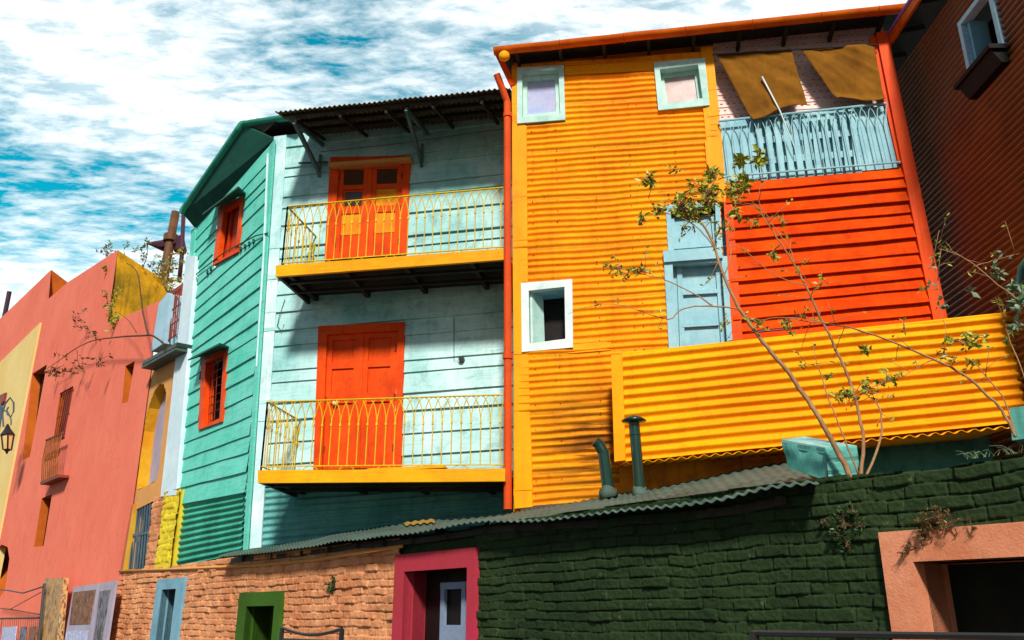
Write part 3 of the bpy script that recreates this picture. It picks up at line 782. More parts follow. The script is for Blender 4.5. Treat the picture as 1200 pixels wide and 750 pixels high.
m = MB(); p = bil(AL, .16, .53)+TF.n*.05; m.tube([p-TF.n*.03, p, p+TF.n*.03], [.05, .05, .03], 10); m.smooth = True; m.build('door_knob', 'pale_yellow', dL)
m = MB(); m.slab(TF, [(384, 190.5), (481, 183.5), (481.5, 187), (384.5, 194.5)], .16, .16); m.build('lintel_shelf', 'ochre_soft', dU)
# balconies
def balcony(front, rail_y, out, label, brk, sag=0):
    # front: pixel ends of the edge board's top line; board height px
    (x0, y0), (x1, y1), h = front
    a, b = TF.hit(x0, y0, out), TF.hit(x1, y1, out); a2, b2 = TF.hit(x0, y0+h, out), TF.hit(x1, y1+h, out)
    n = TF.n; 
    deck = MB()
    deck.prism([a2, b2, b, a], [p-n*.05 for p in (a2, b2, b, a)])
    bo = deck.build('balcony', 'deck', th, label=label)
    fl = MB(); dn = Vector((0, 0, -.02))
    fl.prism([a2-n*.052, a-n*.052, a-n*out, a2-n*out], [p+TF.d*.05 for p in (a2-n*.052, a-n*.052, a-n*out, a2-n*out)])
    N = 6
    for k in range(N):
        s0 = .05+(out-.07)*k/N; s1 = .05+(out-.07)*(k+.93)/N
        F_ = [a-n*s0+dn+TF.d*.051, b-n*s0+dn, b-n*s1+dn, a-n*s1+dn+TF.d*.051]
        fl.prism(F_, [p-Vector((0, 0, .035)) for p in F_])
    for f_ in brk:
        p = a.lerp(b, f_)-Vector((0, 0, .10)); fl.bar(p-n*.06, p-n*(out-.02), .07, .09)
    for s_ in (.3, .62):
        fl.bar(a-n*out*s_-Vector((0, 0, .15))+TF.d*.06, b-n*out*s_-Vector((0, 0, .15)), .05, .05)
    fl.build('deck_boards', 'eave_dark', bo)
    r = MB(); (rx0, ry0), (rx1, ry1) = rail_y
    ins = .05
    t0 = TF.hit(rx0, ry0, out-ins); t1 = TF.hit(rx1, ry1, out-ins)
    b0_ = a+TF.d*.06-n*ins; b1_ = b-n*ins
    b0_ = Vector((t0.x, t0.y, b0_.z)); b1_ = Vector((t1.x, t1.y, b1_.z))
    H = ((t0-b0_).length)
    def panel(T0, T1, B0, B1, cnt):
        Q = [T0, T1, B1, B0]
        r.bar(T0, T1, .03, .014)
        r.bar(bil(Q, 0, .93), bil(Q, 1, .93), .02, .014)
        for u in (0, 1): r.bar(bil(Q, u, 0), bil(Q, u, 1), .022, .022)
        for k in range(cnt):
            u = (k+.5)/cnt; du = 1/cnt
            r.tube([bil(Q, u, .38), bil(Q, u, .93)], .0085, 5)
            c = bil(Q, u, .36); r.box(c, (.014, .014, .02))
            for sg in (-1, 1):
                pts = []
                for t in (0, .2, .4, .6, .8, 1):
                    uu = u+sg*du*(1-math.cos(t*math.pi/2)); vv = .38*(1-math.sin(t*math.pi/2))
                    if 0 <= uu <= 1.0001: pts.append(bil(Q, min(uu, 1), vv))
                if len(pts) > 1: r.tube(pts, .007, 4)
            if k % 4 == 1:
                pts = [bil(Q, u+du*.8*math.cos(t*math.pi/6), 1-.07*math.sin(t*math.pi/6)*1.0) for t in range(7)]
                r.tube(pts, .007, 4)
    cnt = max(6, round((t1-t0).length/.135))
    panel(t0, t1, b0_, b1_, cnt)
    s = -n*(out-ins-.02)
    panel(t0+s, t0, b0_+s, b0_, 8)
    r.build('railing', 'rail', bo)
    return bo
balcony(((323, 311), (592, 291), 13), ((337, 242), (592, 219.5)), 1.15, 'upper balcony', (.05, .30, .57, .85))
balcony(((302, 551), (592, 549), 15), ((313.5, 471), (592, 462.5)), 1.15, 'lower balcony', (.05, .33, .6, .88))
m = MB(); m.slab(TF, [(430, 549), (520, 545), (521, 548), (440, 552)], 1.1, .4)
m.build('loose_board', 'deck', th)
# corrugated awning
m = MB()
f0, f1 = TF.hit(322, 131, 1.3), TF.hit(597, 103, 1.3)
def Pa(u, v):
    p = f0.lerp(f1, u)-TF.n*(v*2.6)+Vector((0, 0, v*.80)); 
    return p+Vector((0, 0, .016*math.sin(u*46*2*math.pi)+.02*noise.noise(Vector((u*6, v*3, 2)))))
m.grid(Pa, 46*8, 8); m.smooth = True
aw = m.build('awning', 'awning', th); s = aw.modifiers.new('s', 'SOLIDIFY'); s.thickness = .008
m = MB()
for v in (.05, .19, .34): 
    a = f0-TF.n*(v*2.6)+Vector((0, 0, v*.8-.06)); b = f1-TF.n*(v*2.6)+Vector((0, 0, v*.8-.06)); m.bar(a+TF.d*.1, b, .07, .06)
for k in range(5):
    a = f0.lerp(f1, (k+.4)/5)-Vector((0, 0, .12)); m.bar(a-TF.n*.12, a-TF.n*1.25+Vector((0, 0, .35)), .045, .05)
m.build('awning_rafters', 'eave_dark', aw)
m = MB()
for (x0, y0, x1, y1) in ((345, 143, 374, 202), (476, 128, 494, 190)):
    a = TF.hit(x0, y0, 1.15); b = TF.hit(x1, y1, .06)
    m = MB(); m.bar(a, b, .05, .09)
    m.bar(b+Vector((0, 0, -.08)), b+Vector((0, 0, .35)), .05, .05)
    m.bar(a+Vector((0, 0, .0)), a-TF.n*1.1+Vector((0, 0, .25)), .05, .07)
    m.build('awning_bracket', 'bracket', aw)
m = MB(); m.tube([TF.hit(350, 191, .1), TF.hit(385, 190, .1)], .018, 5); m.tube([TF.hit(375, 178, .5), TF.hit(470, 168, .5), TF.hit(595, 150, .5)], .008, 4)
m.tube([TF.hit(334, 350, .04), TF.hit(327, 372, .05), TF.hit(325, 382, .06), TF.hit(330, 388, .05), TF.hit(333, 380, .04)], .006, 4)
m.build_each('loose_wire', 'iron', th)
m = MB()
c = TF.hit(541, 421, .05); m.tube([c-TF.n*.04, c+TF.n*.03], .045, 8)
m.tube([TF.hit(532, 372, .04), TF.hit(532, 422, .04), TF.hit(540, 422, .04)], .005, 4)
m.build('wall_fitting', 'iron', th)

# ================================================================ BRICK BUILDING ALONG THE STREET
bb_ = thing('brick_building', ground(W.hit(600, 700)), 'long low brick building painted peach and dark green under a grey tin roof', 'building')
def uz(x, y, off=0):
    p = W.hit(x, y, off); return W.u(p), p.z
doors = {}
def rect(tl, tr_, k):
    (u0, z0), (u1, z1) = uz(*tl), uz(*tr_)
    return [u0, u1, (z0+z1)/2]
D_blue = (rect((190, 679), (222, 677), 0), rect((195.5, 691), (212, 690), 0))
D_green = (rect((287, 695), (337, 692.5), 0), rect((295, 711), (328, 709.5), 0))
D_pink = (rect((470.5, 648), (564.5, 645), 0), rect((481, 670), (555, 665.5), 0))
D_peach = (rect((1037, 625), (1330, 570), 0), rect((1078, 659), (1310, 612), 0))
D_peach[0][2] = uz(1037, 625)[1]; D_peach[1][2] = uz(1078, 659)[1]
uA, _ = uz(138, 700); uB, _ = uz(471, 700); uC, _ = uz(565, 700)
ztL = [uz(138, 669)[1], uz(470, 628)[1]]
uu0, uu1 = uA, -6.5
holes = [(d_[1][0], d_[1][1], -1, d_[1][2]) for d_ in (D_blue, D_green, D_pink, D_peach)]
# top line of the wall as z(u)
pts = [(uz(x, y)) for x, y in ((138, 669), (206, 663), (290, 651), (470, 630), (700, 596), (950, 562), (985, 557), (1010, 556), (1100, 550), (1195, 535))]
pts.append((-6.5, pts[-1][1])); pts.sort()
PX = np.array([p[0] for p in pts]); PZ = np.array([p[1] for p in pts])
topf = lambda u: np.interp(u, PX, PZ)
zmax = float(PZ.max())+.05
m = MB(); brickwall(m, W, uB+.02, uA, 1.2, zmax, course=.088, length=.25, res=.010, holes=holes, depth=.042, seed=1, topf=topf)
brickwall(m, W, uB+.02, uA, .0, 1.2, course=.088, length=.25, res=.03, holes=holes, depth=.042, seed=1)
m.build('peach_brick_wall', 'brick_peach', bb_)
m = MB(); brickwall(m, W, -4.4, uC+.1, 1.3, zmax, course=.083, length=.27, res=.0075, holes=holes, depth=.042, seed=2, topf=topf, wob=1.1)
brickwall(m, W, -4.4, uC+.1, .0, 1.3, course=.083, length=.27, res=.03, holes=holes, depth=.042, seed=2, wob=1.1)
brickwall(m, W, -6.5, -4.4, .0, zmax, course=.083, length=.27, res=.03, holes=holes, depth=.042, seed=2, topf=topf, wob=1.1)
m.build('green_brick_wall', 'brick_green', bb_)
m = MB(); brickwall(m, W, uC-.05, uB+.1, .0, zmax, course=.095, length=.3, res=.02, holes=holes, depth=.01, off=-.01, seed=3, topf=topf)
m.build('brick_wall', 'brick_green', bb_)
# solid core behind the bricks (so the wall has thickness), leaving doorways
m = MB()
segs = sorted([(min(h[0], h[1]), max(h[0], h[1]), h[3]) for h in holes])
cur = -6.5
def wallbox(m, ua, ub, za, zb):
    for i in range(6):
        a_ = ua+(ub-ua)*i/6; b_ = ua+(ub-ua)*(i+1)/6
        A = [W.at(a_, za, -.05), W.at(b_, za, -.05), W.at(b_, min(zb, float(topf(b_))-.03), -.05), W.at(a_, min(zb, float(topf(a_))-.03), -.05)]
        m.prism(A, [p-W.n*.25 for p in A])
for (a_, b_, zt_) in segs:
    if a_ > cur: wallbox(m, cur, a_, 0, 9)
    A = [W.at(a_, zt_, -.05), W.at(b_, zt_, -.05), W.at(b_, float(topf(b_))-.03, -.05), W.at(a_, float(topf(a_))-.03, -.05)]
    m.prism(A, [p-W.n*.25 for p in A]); cur = b_
wallbox(m, cur, uA, 0, 9)
m.build('wall_core', 'eave_dark', bb_)
def doorframe(D, mat, leaf, label, off=.085, depth=.32, revmat=None, leafmat=None):
    (o0, o1, oz), (i0, i1, iz) = D
    m = MB()
    for (a_, b_, za, zb) in ((o0, i0, 0, iz), (i1, o1, 0, iz), (o0, o1, iz, oz)):
        A = [W.at(a_, za, off), W.at(b_, za, off), W.at(b_, zb, off), W.at(a_, zb, off)]
        m.prism(A, [p-W.n*(off+.03) for p in A])
    fr_ = m.build('doorway', mat, bb_, label=label)
    m = MB()
    for u_ in (i0, i1):
        sg = .02 if u_ == max(i0, i1) else -.02
        A = [W.at(u_, 0, off-.003), W.at(u_, iz, off-.003), W.at(u_, iz, -depth), W.at(u_, 0, -depth)]
        m.prism(A, [p+W.d*sg for p in A])
    A = [W.at(i0, iz, off-.003), W.at(i1, iz, off-.003), W.at(i1, iz, -depth), W.at(i0, iz, -depth)]
    m.prism(A, [p+Vector((0, 0, .02)) for p in A])
    m.build('reveal', revmat or mat, fr_)
    A = [W.at(i0, 0, -depth+.002), W.at(i1, 0, -depth+.002), W.at(i1, iz, -depth+.002), W.at(i0, iz, -depth+.002)]
    MB().prism(A, [p-W.n*.04 for p in A]).build('door_leaf', leafmat or leaf, fr_)
    return fr_
doorframe(D_blue, 'frameblue', 'dark', 'narrow doorway with steel blue surround')
doorframe(D_green, 'framegreen', 'dark', 'doorway with moss green surround', depth=.5)
fp = doorframe(D_pink, 'framepink', 'dark', 'doorway with crimson pink surround', depth=.22)
doorframe(D_peach, 'framepeach', 'darkgreen', 'large doorway with peach orange surround', depth=.38, off=.09)
(i0, i1, iz) = D_pink[1]
def pdu(f): return i0+(i1-i0)*f
m = MB()
for (fa, fb, za, zb, t) in ((.30, .36, .0, iz-.12, .05), (.64, .70, iz-.62, iz-.12, .06), (.30, 1., iz-.19, iz-.12, .055), (.36, 1, iz-.62, iz-.55, .055)):
    A = [W.at(pdu(fa), za, -.22+t), W.at(pdu(fb), za, -.22+t), W.at(pdu(fb), zb, -.22+t), W.at(pdu(fa), zb, -.22+t)]
    m.prism(A, [p-W.n*.04 for p in A])
m.build('door_frame', 'doorblue', fp)
A = [W.at(pdu(.36), 0, -.14), W.at(pdu(1), 0, -.14), W.at(pdu(1), iz-.56, -.14), W.at(pdu(.36), iz-.56, -.14)]
MB().prism(A, [p-W.n*.03 for p in A]).build('door_panel', 'doorblue', fp)
# tin roof: eave line on the street wall, back edge on the house fronts
eave = [(255, 652), (330, 645), (400, 633.5), (470, 627), (565, 612), (640, 607), (700, 603), (780, 595), (850, 586), (900, 574), (960, 566)]
backp = [(290, 645, TF), (330, 640, TF), (400, 628, TF), (470, 617, TF), (590, 597, OR), (640, 594, OR), (700, 584, OR), (760, 574, OR), (830, 560, OR), (880, 549, OR), (925, 541, OR)]
backp = [(275, 646, TF), (325, 640, TF), (385, 628, TF), (450, 616, TF), (596, 601, OR), (650, 593, OR), (715, 580, OR), (765, 573, OR), (830, 560, OR), (880, 549, OR), (925, 541, OR)]
E = [W.hit(x, y, .26) for x, y in eave]; K = [pl.hit(x, y, .03) for x, y, pl in backp]
K[0] = E[0].lerp(K[0], 1.0)
def along(Pts, t):
    t = t*(len(Pts)-1); i = min(int(t), len(Pts)-2); return Pts[i].lerp(Pts[i+1], t-i)
Ltot = sum((E[i+1]-E[i]).length for i in range(len(E)-1)); nwv = round(Ltot/.095)
cum = [0]
for i in range(len(E)-1): cum.append(cum[-1]+(E[i+1]-E[i]).length)
def tpar(u):
    s_ = u*Ltot
    for i in range(len(E)-1):
        if s_ <= cum[i+1]+1e-9: return (i+(s_-cum[i])/(cum[i+1]-cum[i]))/(len(E)-1)
    return 1.
def Pr(u, v):
    t = tpar(u); p = along(E, t).lerp(along(K, t), v)
    w = .0095*math.sin(u*nwv*2*math.pi)+.035*noise.noise(Vector((u*9, v*2, 1)))+ .012*noise.noise(Vector((math.floor(u*14)*3.1, 0, 4)))
    return p+Vector((0, 0, w))
m = MB(); m.grid(Pr, nwv*8, 10); m.smooth = True
ro = m.build('tin_roof', 'tin', bb_); s = ro.modifiers.new('s', 'SOLIDIFY'); s.thickness = .007
m = MB()
for (u0, u1, v0, v1, tw) in ((.52, .56, .5, .97, -.1),):
    def Pp(a, b): return Pr(u0+(u1-u0)*(a+tw*b*.2), v0+(v1-v0)*b)+Vector((0, 0, .02))
    m.grid(Pp, 24, 4)
m.build('roof_patch', 'tin_patch', ro)
m = MB()     # purlin and rafter ends under the eave
for k in range(20):
    t = (k+.5)/22; p = along(E, t)+W.n*(-.2)-Vector((0, 0, .05)); q = along(K, t)-Vector((0, 0, .06)); m.bar(p, p.lerp(q, .6), .05, .07)
for i in range(len(E)-2): 
    a = E[i]-W.n*.24-Vector((0, 0, .05)); b = E[i+1]-W.n*.24-Vector((0, 0, .05)); m.bar(a, b, .06, .06)
m.build('roof_rafters', 'eave_dark', ro)
# flues
def flue(base, top, capmat, bent, label):
    a = base; b = top; m = MB()
    if bent:
        pts_ = [a, a.lerp(b, .5), a.lerp(b, .8), b+Vector((-.01, 0, -.08)), b+Vector((-.04, 0, -.02)), b+Vector((-.09, -.01, .02))]
        m.tube(pts_, [.07]*3+[.07, .068, .064], 14)
    else:
        m.tube([a, b], .066, 16); m.tube([a.lerp(b, .82), a.lerp(b, .83)], .074, 16)
    m.smooth = False
    o = m.build('flue_pipe', 'green_pipe', bb_, label=label)
    if not bent:
        c = MB(); c.tube([b+Vector((0, 0, z)) for z in (0, .02, .035, .07, .10)], [.06, .145, .15, .09, .03], 20); c.smooth = True; c.build('cap', 'green_pipe', o)
    f_ = MB(); f_.tube([a+Vector((0, 0, z)) for z in (-.06, .01, .035, .06)], [.10, .098, .085, .07], 14)
    for v_ in range(len(f_.v)): f_.v[v_] += Vector((random.uniform(-1, 1), random.uniform(-1, 1), random.uniform(-1, 1)))*.015
    f_.smooth = True; f_.build('flashing', 'tin', o)
PF = Plane((0, 10.1, 0), (1, 0, 0))
flue(PF.hit(750, 577), PF.hit(743, 496), None, False, 'straight flue pipe with mushroom cap')
flue(PF.hit(713, 577), PF.hit(706, 519), None, True, 'bent flue pipe without a cap')
# conduit along the peach wall
m = MB(); m.tube([W.hit(x, y, .05) for x, y in ((140, 669.5), (225, 666), (300, 662.5), (370, 656), (400, 651), (472, 640))], .022, 7)
m.smooth = True; m.build('wall_pipe', 'ochre_soft', bb_)
# stub of aqua wall at the end of the tin roof
S_ = [W.hit(916, 518, -.12), W.hit(967, 525, -.04), W.hit(970, 564, -.04), W.hit(923, 548, -.12)]
m = MB(); bkv = -W.n*.55
R_ = [W.hit(967, 525, -.04), W.hit(1004, 523, -.14), W.hit(1008, 562, -.14), W.hit(970, 564, -.04)]
mm_ = MB()
def qgrid(m, Q, n_, am, nrm):
    def P(u, v):
        p = bil(Q, u, v); return p+nrm*am*noise.noise(p*9)
    m.grid(P, n_, n_)
nn = (S_[1]-S_[0]).cross(S_[3]-S_[0]).normalized()
qgrid(m, S_, 12, .02, nn); 
m.prism([S_[0], S_[1], R_[1], W.hit(943, 516, -.3)], [p-Vector((0, 0, .04)) for p in (S_[0], S_[1], R_[1], W.hit(943, 516, -.3))])
st = m.build('wall_stub', 'teal_plaster', bb_)
m = MB()
SP_ = Plane(R_[0], (R_[1]-R_[0]).to_2d().to_3d())
ub = SP_.u(R_[1]); brickwall(m, SP_, 0, ub, R_[2].z, R_[0].z, course=.085, length=.26, res=.012, depth=.03, seed=5)
m.build('brick_end', 'teal_plaster', bb_)
m = MB(); T_ = [S_[0], S_[1], R_[1], W.hit(943, 516, -.3)]
m.prism([T_[0]+Vector((0, 0, .02)), T_[1]+Vector((0, 0, .006)), T_[2]+Vector((0, 0, .006)), T_[3]+Vector((0, 0, .03))], [p-Vector((0, 0, .03)) for p in T_])
m.build('coping', 'aqua_plaster', bb_)
# low teal wall in the yard behind
m = MB(); BW = Plane(YP.p0-YP.n*.8, YP.d)
a, b = BW.hit(930, 526), BW.hit(1240, 500)
A = [Vector((a.x, a.y, 0)), Vector((b.x, b.y, 0)), Vector((b.x, b.y, b.z)), Vector((a.x, a.y, a.z))]
m.prism(A, [p-BW.n*.2 for p in A])
m.build('yard_wall', 'teal_plaster', None, label='shaded teal yard wall behind the green brick wall', cat='wall')
m = MB(); m.slab(Plane(W.p0-W.n*.6, WD), [(1183, 478), (1215, 474), (1216, 512), (1186, 516)], .35, .25)
m.build('aqua_block', 'teal_plaster', None, label='mottled teal block on the wall top at the right edge', cat='block')

# ================================================================ DARK RED-BROWN HOUSE AT RIGHT
rh = thing('dark_house', Vector((CX, 9, 0)), 'tall dark red-brown corrugated house at the right edge', 'house')
zt = 9.40; y0, y1 = 7.5, 17.0
rwin = [(1127, 32), (1162, -26), (1185, 42), (1144, 96)]
PW = [RW.hit(x, y) for x, y in rwin]
wy0, wy1 = PW[1].y, PW[0].y; wz0, wz1 = (PW[2].z+PW[3].z)/2, (PW[0].z+PW[1].z)/2
nw = round((zt)/.088)
m = MB(); ny = 60
def Pw(u, v):
    y_ = y0+(y1-y0)*u
    return Vector((CX-.030*math.sin(v*nw*2*math.pi)-.01*noise.noise(Vector((y_*.8, v*20, 3))), y_, zt*(1-v)))
m.grid(Pw, 90, nw*6, keep=lambda c: not (wy0+.03 < c.y < wy1-.03 and wz0+.03 < c.z < wz1-.03)); m.smooth = True
m.build('corrugated_wall', 'brown_wall', rh)
m = MB(); A = [Vector((CX-.035, y0-.03, 0)), Vector((CX+5, y0-.03, 0)), Vector((CX+5, y0-.03, zt)), Vector((CX-.035, y0-.03, zt))]
m.prism(A, [p+Vector((0, .1, 0)) for p in A]); A2 = [Vector((CX+.1, y1, 0)), Vector((CX+5, y1, 0)), Vector((CX+5, y1, zt)), Vector((CX+.1, y1, zt))]
m.prism(A2, [p-Vector((0, .1, 0)) for p in A2]); m.build_each('end_wall', 'brown_wall', rh)
zt += .27
m = MB(); A = [Vector((CX-.28, y0-.3, zt-.05)), Vector((CX+5.3, y0-.3, zt+1.2)), Vector((CX+5.3, y1, zt+1.2)), Vector((CX-.28, y1, zt-.05))]
m.prism(A, [p+Vector((0, 0, .07)) for p in A]); 
for k in range(16): m.bar(Vector((CX-.26, y0+.3+k*.62, zt-.10)), Vector((CX+.1, y0+.3+k*.62, zt-.02)), .05, .08)
m.build('roof', 'eave_dark', rh)
m = MB(); m.bar(Vector((CX-.30, y0-.3, zt-.06)), Vector((CX-.30, y1, zt-.06)), .04, .16); m.build('fascia_board', 'gutter', rh)
m = MB(); m.bar(Vector((CX-.33, y0-.3, zt+.03)), Vector((CX-.33, y1, zt+.03)), .02, .05); m.build('fascia_trim', 'purple', rh)
m = MB(); xo = CX-.05
def yz(ya, yb, za, zb, x=xo, t=.07):
    A = [Vector((x, ya, za)), Vector((x, yb, za)), Vector((x, yb, zb)), Vector((x, ya, zb))]; m.prism(A, [p+Vector((t, 0, 0)) for p in A])
yz(wy0, wy0+.07, wz0, wz1, xo-.0, .12); yz(wy1-.07, wy1, wz0, wz1, xo-.0, .12); yz(wy0+.07, wy1-.07, wz1-.07, wz1, xo-.0, .12); yz(wy0+.07, wy1-.07, wz0, wz0+.07, xo-.0, .12)
wo = m.build('window', 'blue_plaster', rh, label='blue framed open window high on the dark wall')
m = MB(); yz(wy1-.14, wy1-.07, wz0+.07, wz1-.07, xo+.07, .22); m.build('reveal', 'frameblue', wo)
m = MB(); yz(wy0, wy1, wz0, wz1, CX+.35, .03); m.build('pane', 'dark', wo)
m = MB(); yz(wy1-.42, wy1-.34, wz0, wz1-.5, CX+.2, .05); m.build('sash', 'ochre', wo)
m = MB(); A = [Vector((CX-.24, wy0-.04, wz0-.02)), Vector((CX, wy0-.04, wz0-.02)), Vector((CX, wy1+.04, wz0-.02)), Vector((CX-.24, wy1+.04, wz0-.02))]
m.prism(A, [p-Vector((0, 0, .06)) for p in A]); B = [Vector((CX-.20, wy0, wz0-.08)), Vector((CX, wy0, wz0-.08)), Vector((CX, wy1, wz0-.08)), Vector((CX-.20, wy1, wz0-.08))]
m.prism(B, [Vector((CX-.10 if p.x < CX-.1 else CX, p.y, p.z-.17)) for p in B]); m.build('window_box', 'dark', wo)
# small teal hooped window at the frame edge
m = MB(); q0 = RW.hit(1196, 335); 
m.tube([RW.hit(1206, 300, .06), RW.hit(1197, 312, .06), RW.hit(1194, 330, .06), RW.hit(1199, 352, .06), RW.hit(1206, 362, .06)], .035, 8)
m.build('lamp_hoop', 'skirt_aqua', rh)

# ================================================================ NARROW HOUSE
nh = thing('narrow_house', ground(W.hit(180, 700)), 'narrow ochre and white house with an arched niche between salmon house and teal house', 'house')
NP = Plane(W.p0-W.n*.02, WD)
archq = [(172, 570), (160, 574), (168, 505), (174, 478), (181, 458), (187, 450), (192, 450), (195, 460), (193, 490), (187, 545), (184, 562)]
m = MB()
QN = [(169, 428), (206, 410), (190, 582), (154, 600)]
Qw = [NP.hit(x, y, .02) for x, y in QN]
m.grid(lambda u, v: bil(Qw, u, v), 40, 90, keep=lambda c: not inpoly(*proj(c), archq))
m.build('ochre_wall', 'ochre_soft', nh)
m = MB(); n_ = len(archq)
for i in range(n_):
    j = (i+1) % n_; a, b = NP.hit(*archq[i], .022), NP.hit(*archq[j], .022)
    m.add([a, b, b-NP.n*.28, a-NP.n*.22], [(0, 1, 2, 3)])
no = m.build('arched_niche', 'yellow_green', nh)
m = MB(); A = [NP.hit(*p, .02)-NP.n*.22 for p in archq]; m.prism(A, [p-NP.n*.02 for p in A]); m.build('niche_back', 'art_grey2', no) if 'art_grey2' in M else m.build('niche_back', 'white_card', no)
m = MB(); 
zb = 0
m.slab(NP, [(207, 408), (218, 300), (229, 300), (206, 580), (188, 582)], .07, .35)
m.build('white_pillar', 'white_plaster', nh)
m = MB(); m.slab(NP, [(186, 356), (196, 343), (200, 345), (192, 402), (177, 412)], .10, .4); m.build('balcony_pier', 'blue_plaster', nh)
m = MB(); m.slab(NP, [(166, 428), (206, 406), (207.5, 401), (168, 423)], .30, .32)
a = [NP.hit(166, 429, .30), NP.hit(206, 407, .30)]; m.prism([a[0], a[1], a[1]-NP.n*.3, a[0]-NP.n*.3], [p+Vector((0, 0, -.05)) for p in (a[0], a[1], a[1]-NP.n*.3, a[0]-NP.n*.3)])
m.build('balcony_ledge', 'lead', nh)
m = MB(); Qb = [NP.hit(x, y, .02) for x, y in [(197, 350), (212, 338), (207, 392), (192, 402)]]
for k in range(6): m.tube([bil(Qb, (k+.5)/6, 0), bil(Qb, (k+.5)/6, 1)], .014, 5)
for v in (0, .35, .7, 1): m.tube([bil(Qb, 0, v), bil(Qb, 1, v)], .014, 5)
m.build('balcony_bars', 'rust', nh)
m = MB(); m.slab(NP, [(194, 346), (222, 326), (209, 402), (190, 405)], -.5, .05); m.build('recess_wall', 'rust', nh)
# body
m = MB(); ua, ub = NP.u(NP.hit(160, 600)), NP.u(NP.hit(203, 600))
zh = NP.hit(205, 405).z
A = [NP.at(ua, 0, -.3), NP.at(ub, 0, -.3), NP.at(ub, zh, -.3), NP.at(ua, zh, -.3)]
m.prism(A, [p-NP.n*4 for p in A]); m.build('rear_wall', 'ochre_soft', nh)
# barred window with brick jamb
m = MB(); m.slab(NP, [(155, 598), (178, 588), (172, 668), (147, 668)], -.22, .03); m.build('window_recess', 'dark', nh)
m = MB(); Qb = [NP.hit(x, y, .0) for x, y in [(158, 594), (178, 588), (172, 666), (150, 667)]]
for k in range(7): m.tube([bil(Qb, (k+.5)/7, 0), bil(Qb, (k+.5)/7, 1)], .018, 5)
for v in (.47,): m.bar(bil(Qb, 0, v), bil(Qb, 1, v), .03, .05)
m.build('window_bars', 'blueiron', nh)
m = MB(); m.slab(NP, [(154, 592), (159, 590), (147, 668), (141, 668)], .05, .2); m.build('window_jamb', 'yellow_green', nh)
m = MB(); u0, u1 = NP.u(NP.hit(178, 625)), NP.u(NP.hit(191, 625)); u2 = NP.u(NP.hit(209, 625))
z0_, z1_ = NP.hit(180, 668).z, NP.hit(190, 581).z
brickwall(m, NP, u1, u0, z0_, z1_, course=.105, length=.26, res=.018, off=.03, depth=.03, seed=6); m.build('peach_brick_pier', 'brick_peach', nh)
m = MB(); brickwall(m, NP, u2, u1, z0_, z1_+.02, course=.105, length=.26, res=.018, off=.05, depth=.03, seed=7); m.build('yellow_brick_pier', 'brick_yellow', nh)
m = MB(); A = [NP.at(u2, z0_, 0.02), NP.at(u0, z0_, .02), NP.at(u0, z1_, .02), NP.at(u2, z1_, .02)]; m.prism(A, [p-NP.n*.3 for p in A]); m.build('pier_core', 'brick_yellow', nh)

# ================================================================ SALMON HOUSE
sh = thing('salmon_house', ground(W.hit(90, 700)), 'tall salmon pink plastered house with stepped top and narrow windows', 'house')
SPn = Plane(W.p0+W.n*.03, WD)
def uS(x, y, off=0): p = SPn.hit(x, y, off); return (SPn.u(p), p.z)
uR = uS(150, 600)[0]
def wins(px): return [ (x, y) for x, y in px]
win_t = [(38, 438), (55, 427), (35, 535), (26, 540)]       # tall left window
win_b = [(70, 461), (86, 452), (75, 514), (62, 520)]
win_s = [(49, 584), (61, 579), (51, 640), (40, 641)]
win_n = [(147, 429), (158, 423), (150, 471), (143, 473)]
arch_ = [(-20, 660), (-8, 645), (2, 638), (9, 641), (11, 655), (6, 690), (0, 720), (-20, 720)]
top = [(-260, 560), (0, 374), (60, 316), (79, 331), (138, 293), (126, 380), (188, 352), (156, 590), (138, 760), (90, 900), (-260, 900)]
hl = [win_t, win_b, win_s, win_n, arch_]
A = [SPn.hit(x, y) for x, y in top]
# build facade as dense grid in (u,z), clipped to outline
us_ = [SPn.u(p) for p in A[:-3]]; 
zc = max(p.z for p in A)
outline = [(SPn.u(p), p.z) for p in A]
ob = [(outline[0][0], 0)]+outline[:8]+[(uS(140, 700)[0]+.0, 0)]
far = SPn.u(SPn.hit(-60, 560)) if True else 0
UX0, UX1 = uS(156, 590)[0]-.6, uS(-12, 560)[0]
def insal(c):
    u_ = SPn.u(c); x, y = proj(c)
    if y < 745 and x < 400 and any(inpoly(x, y, H) for H in hl): return False
    return True
# boundary polygon in u,z
poly = [(uS(-12, 385)[0], 0), (uS(-12, 385)[0], uS(-12, 385)[1]), uS(60, 316), uS(57, 350), uS(79, 331), uS(138, 293), uS(126, 380), uS(188, 352), uS(156, 590), uS(139, 700), (uS(139, 700)[0], 0)]
import bmesh
def cutsheet(pl, poly, holes, off, name, mat, parent, label=None, seg=None):
    """plaster sheet with real window openings, triangulated from outline + holes"""
    from mathutils.geometry import tessellate_polygon
    loops = [[Vector((u, z, 0)) for u, z in poly]]+[[Vector((pl.u(pl.hit(x, y, off)), pl.hit(x, y, off).z, 0)) for x, y in H] for H in holes]
    tr = tessellate_polygon(loops); flat = [p for l in loops for p in l]
    m = MB(); m.add([pl.at(p.x, p.y, off) for p in flat], [tuple(t) for t in tr])
    return m.build(name, mat, parent, label=label)
def recess(pl, H, off, depth, mat, back, name, parent, label=None):
    m = MB(); n_ = len(H)
    for i in range(n_):
        a, b = pl.hit(*H[i], off), pl.hit(*H[(i+1) % n_], off)
        m.add([a, b, b-pl.n*depth, a-pl.n*depth], [(0, 1, 2, 3)])
    o = m.build(name, mat, parent, label=label)
    A = [pl.hit(*p, off)-pl.n*depth for p in H]; MB().prism(A, [p-pl.n*.02 for p in A]).build('pane', back, o)
    return o
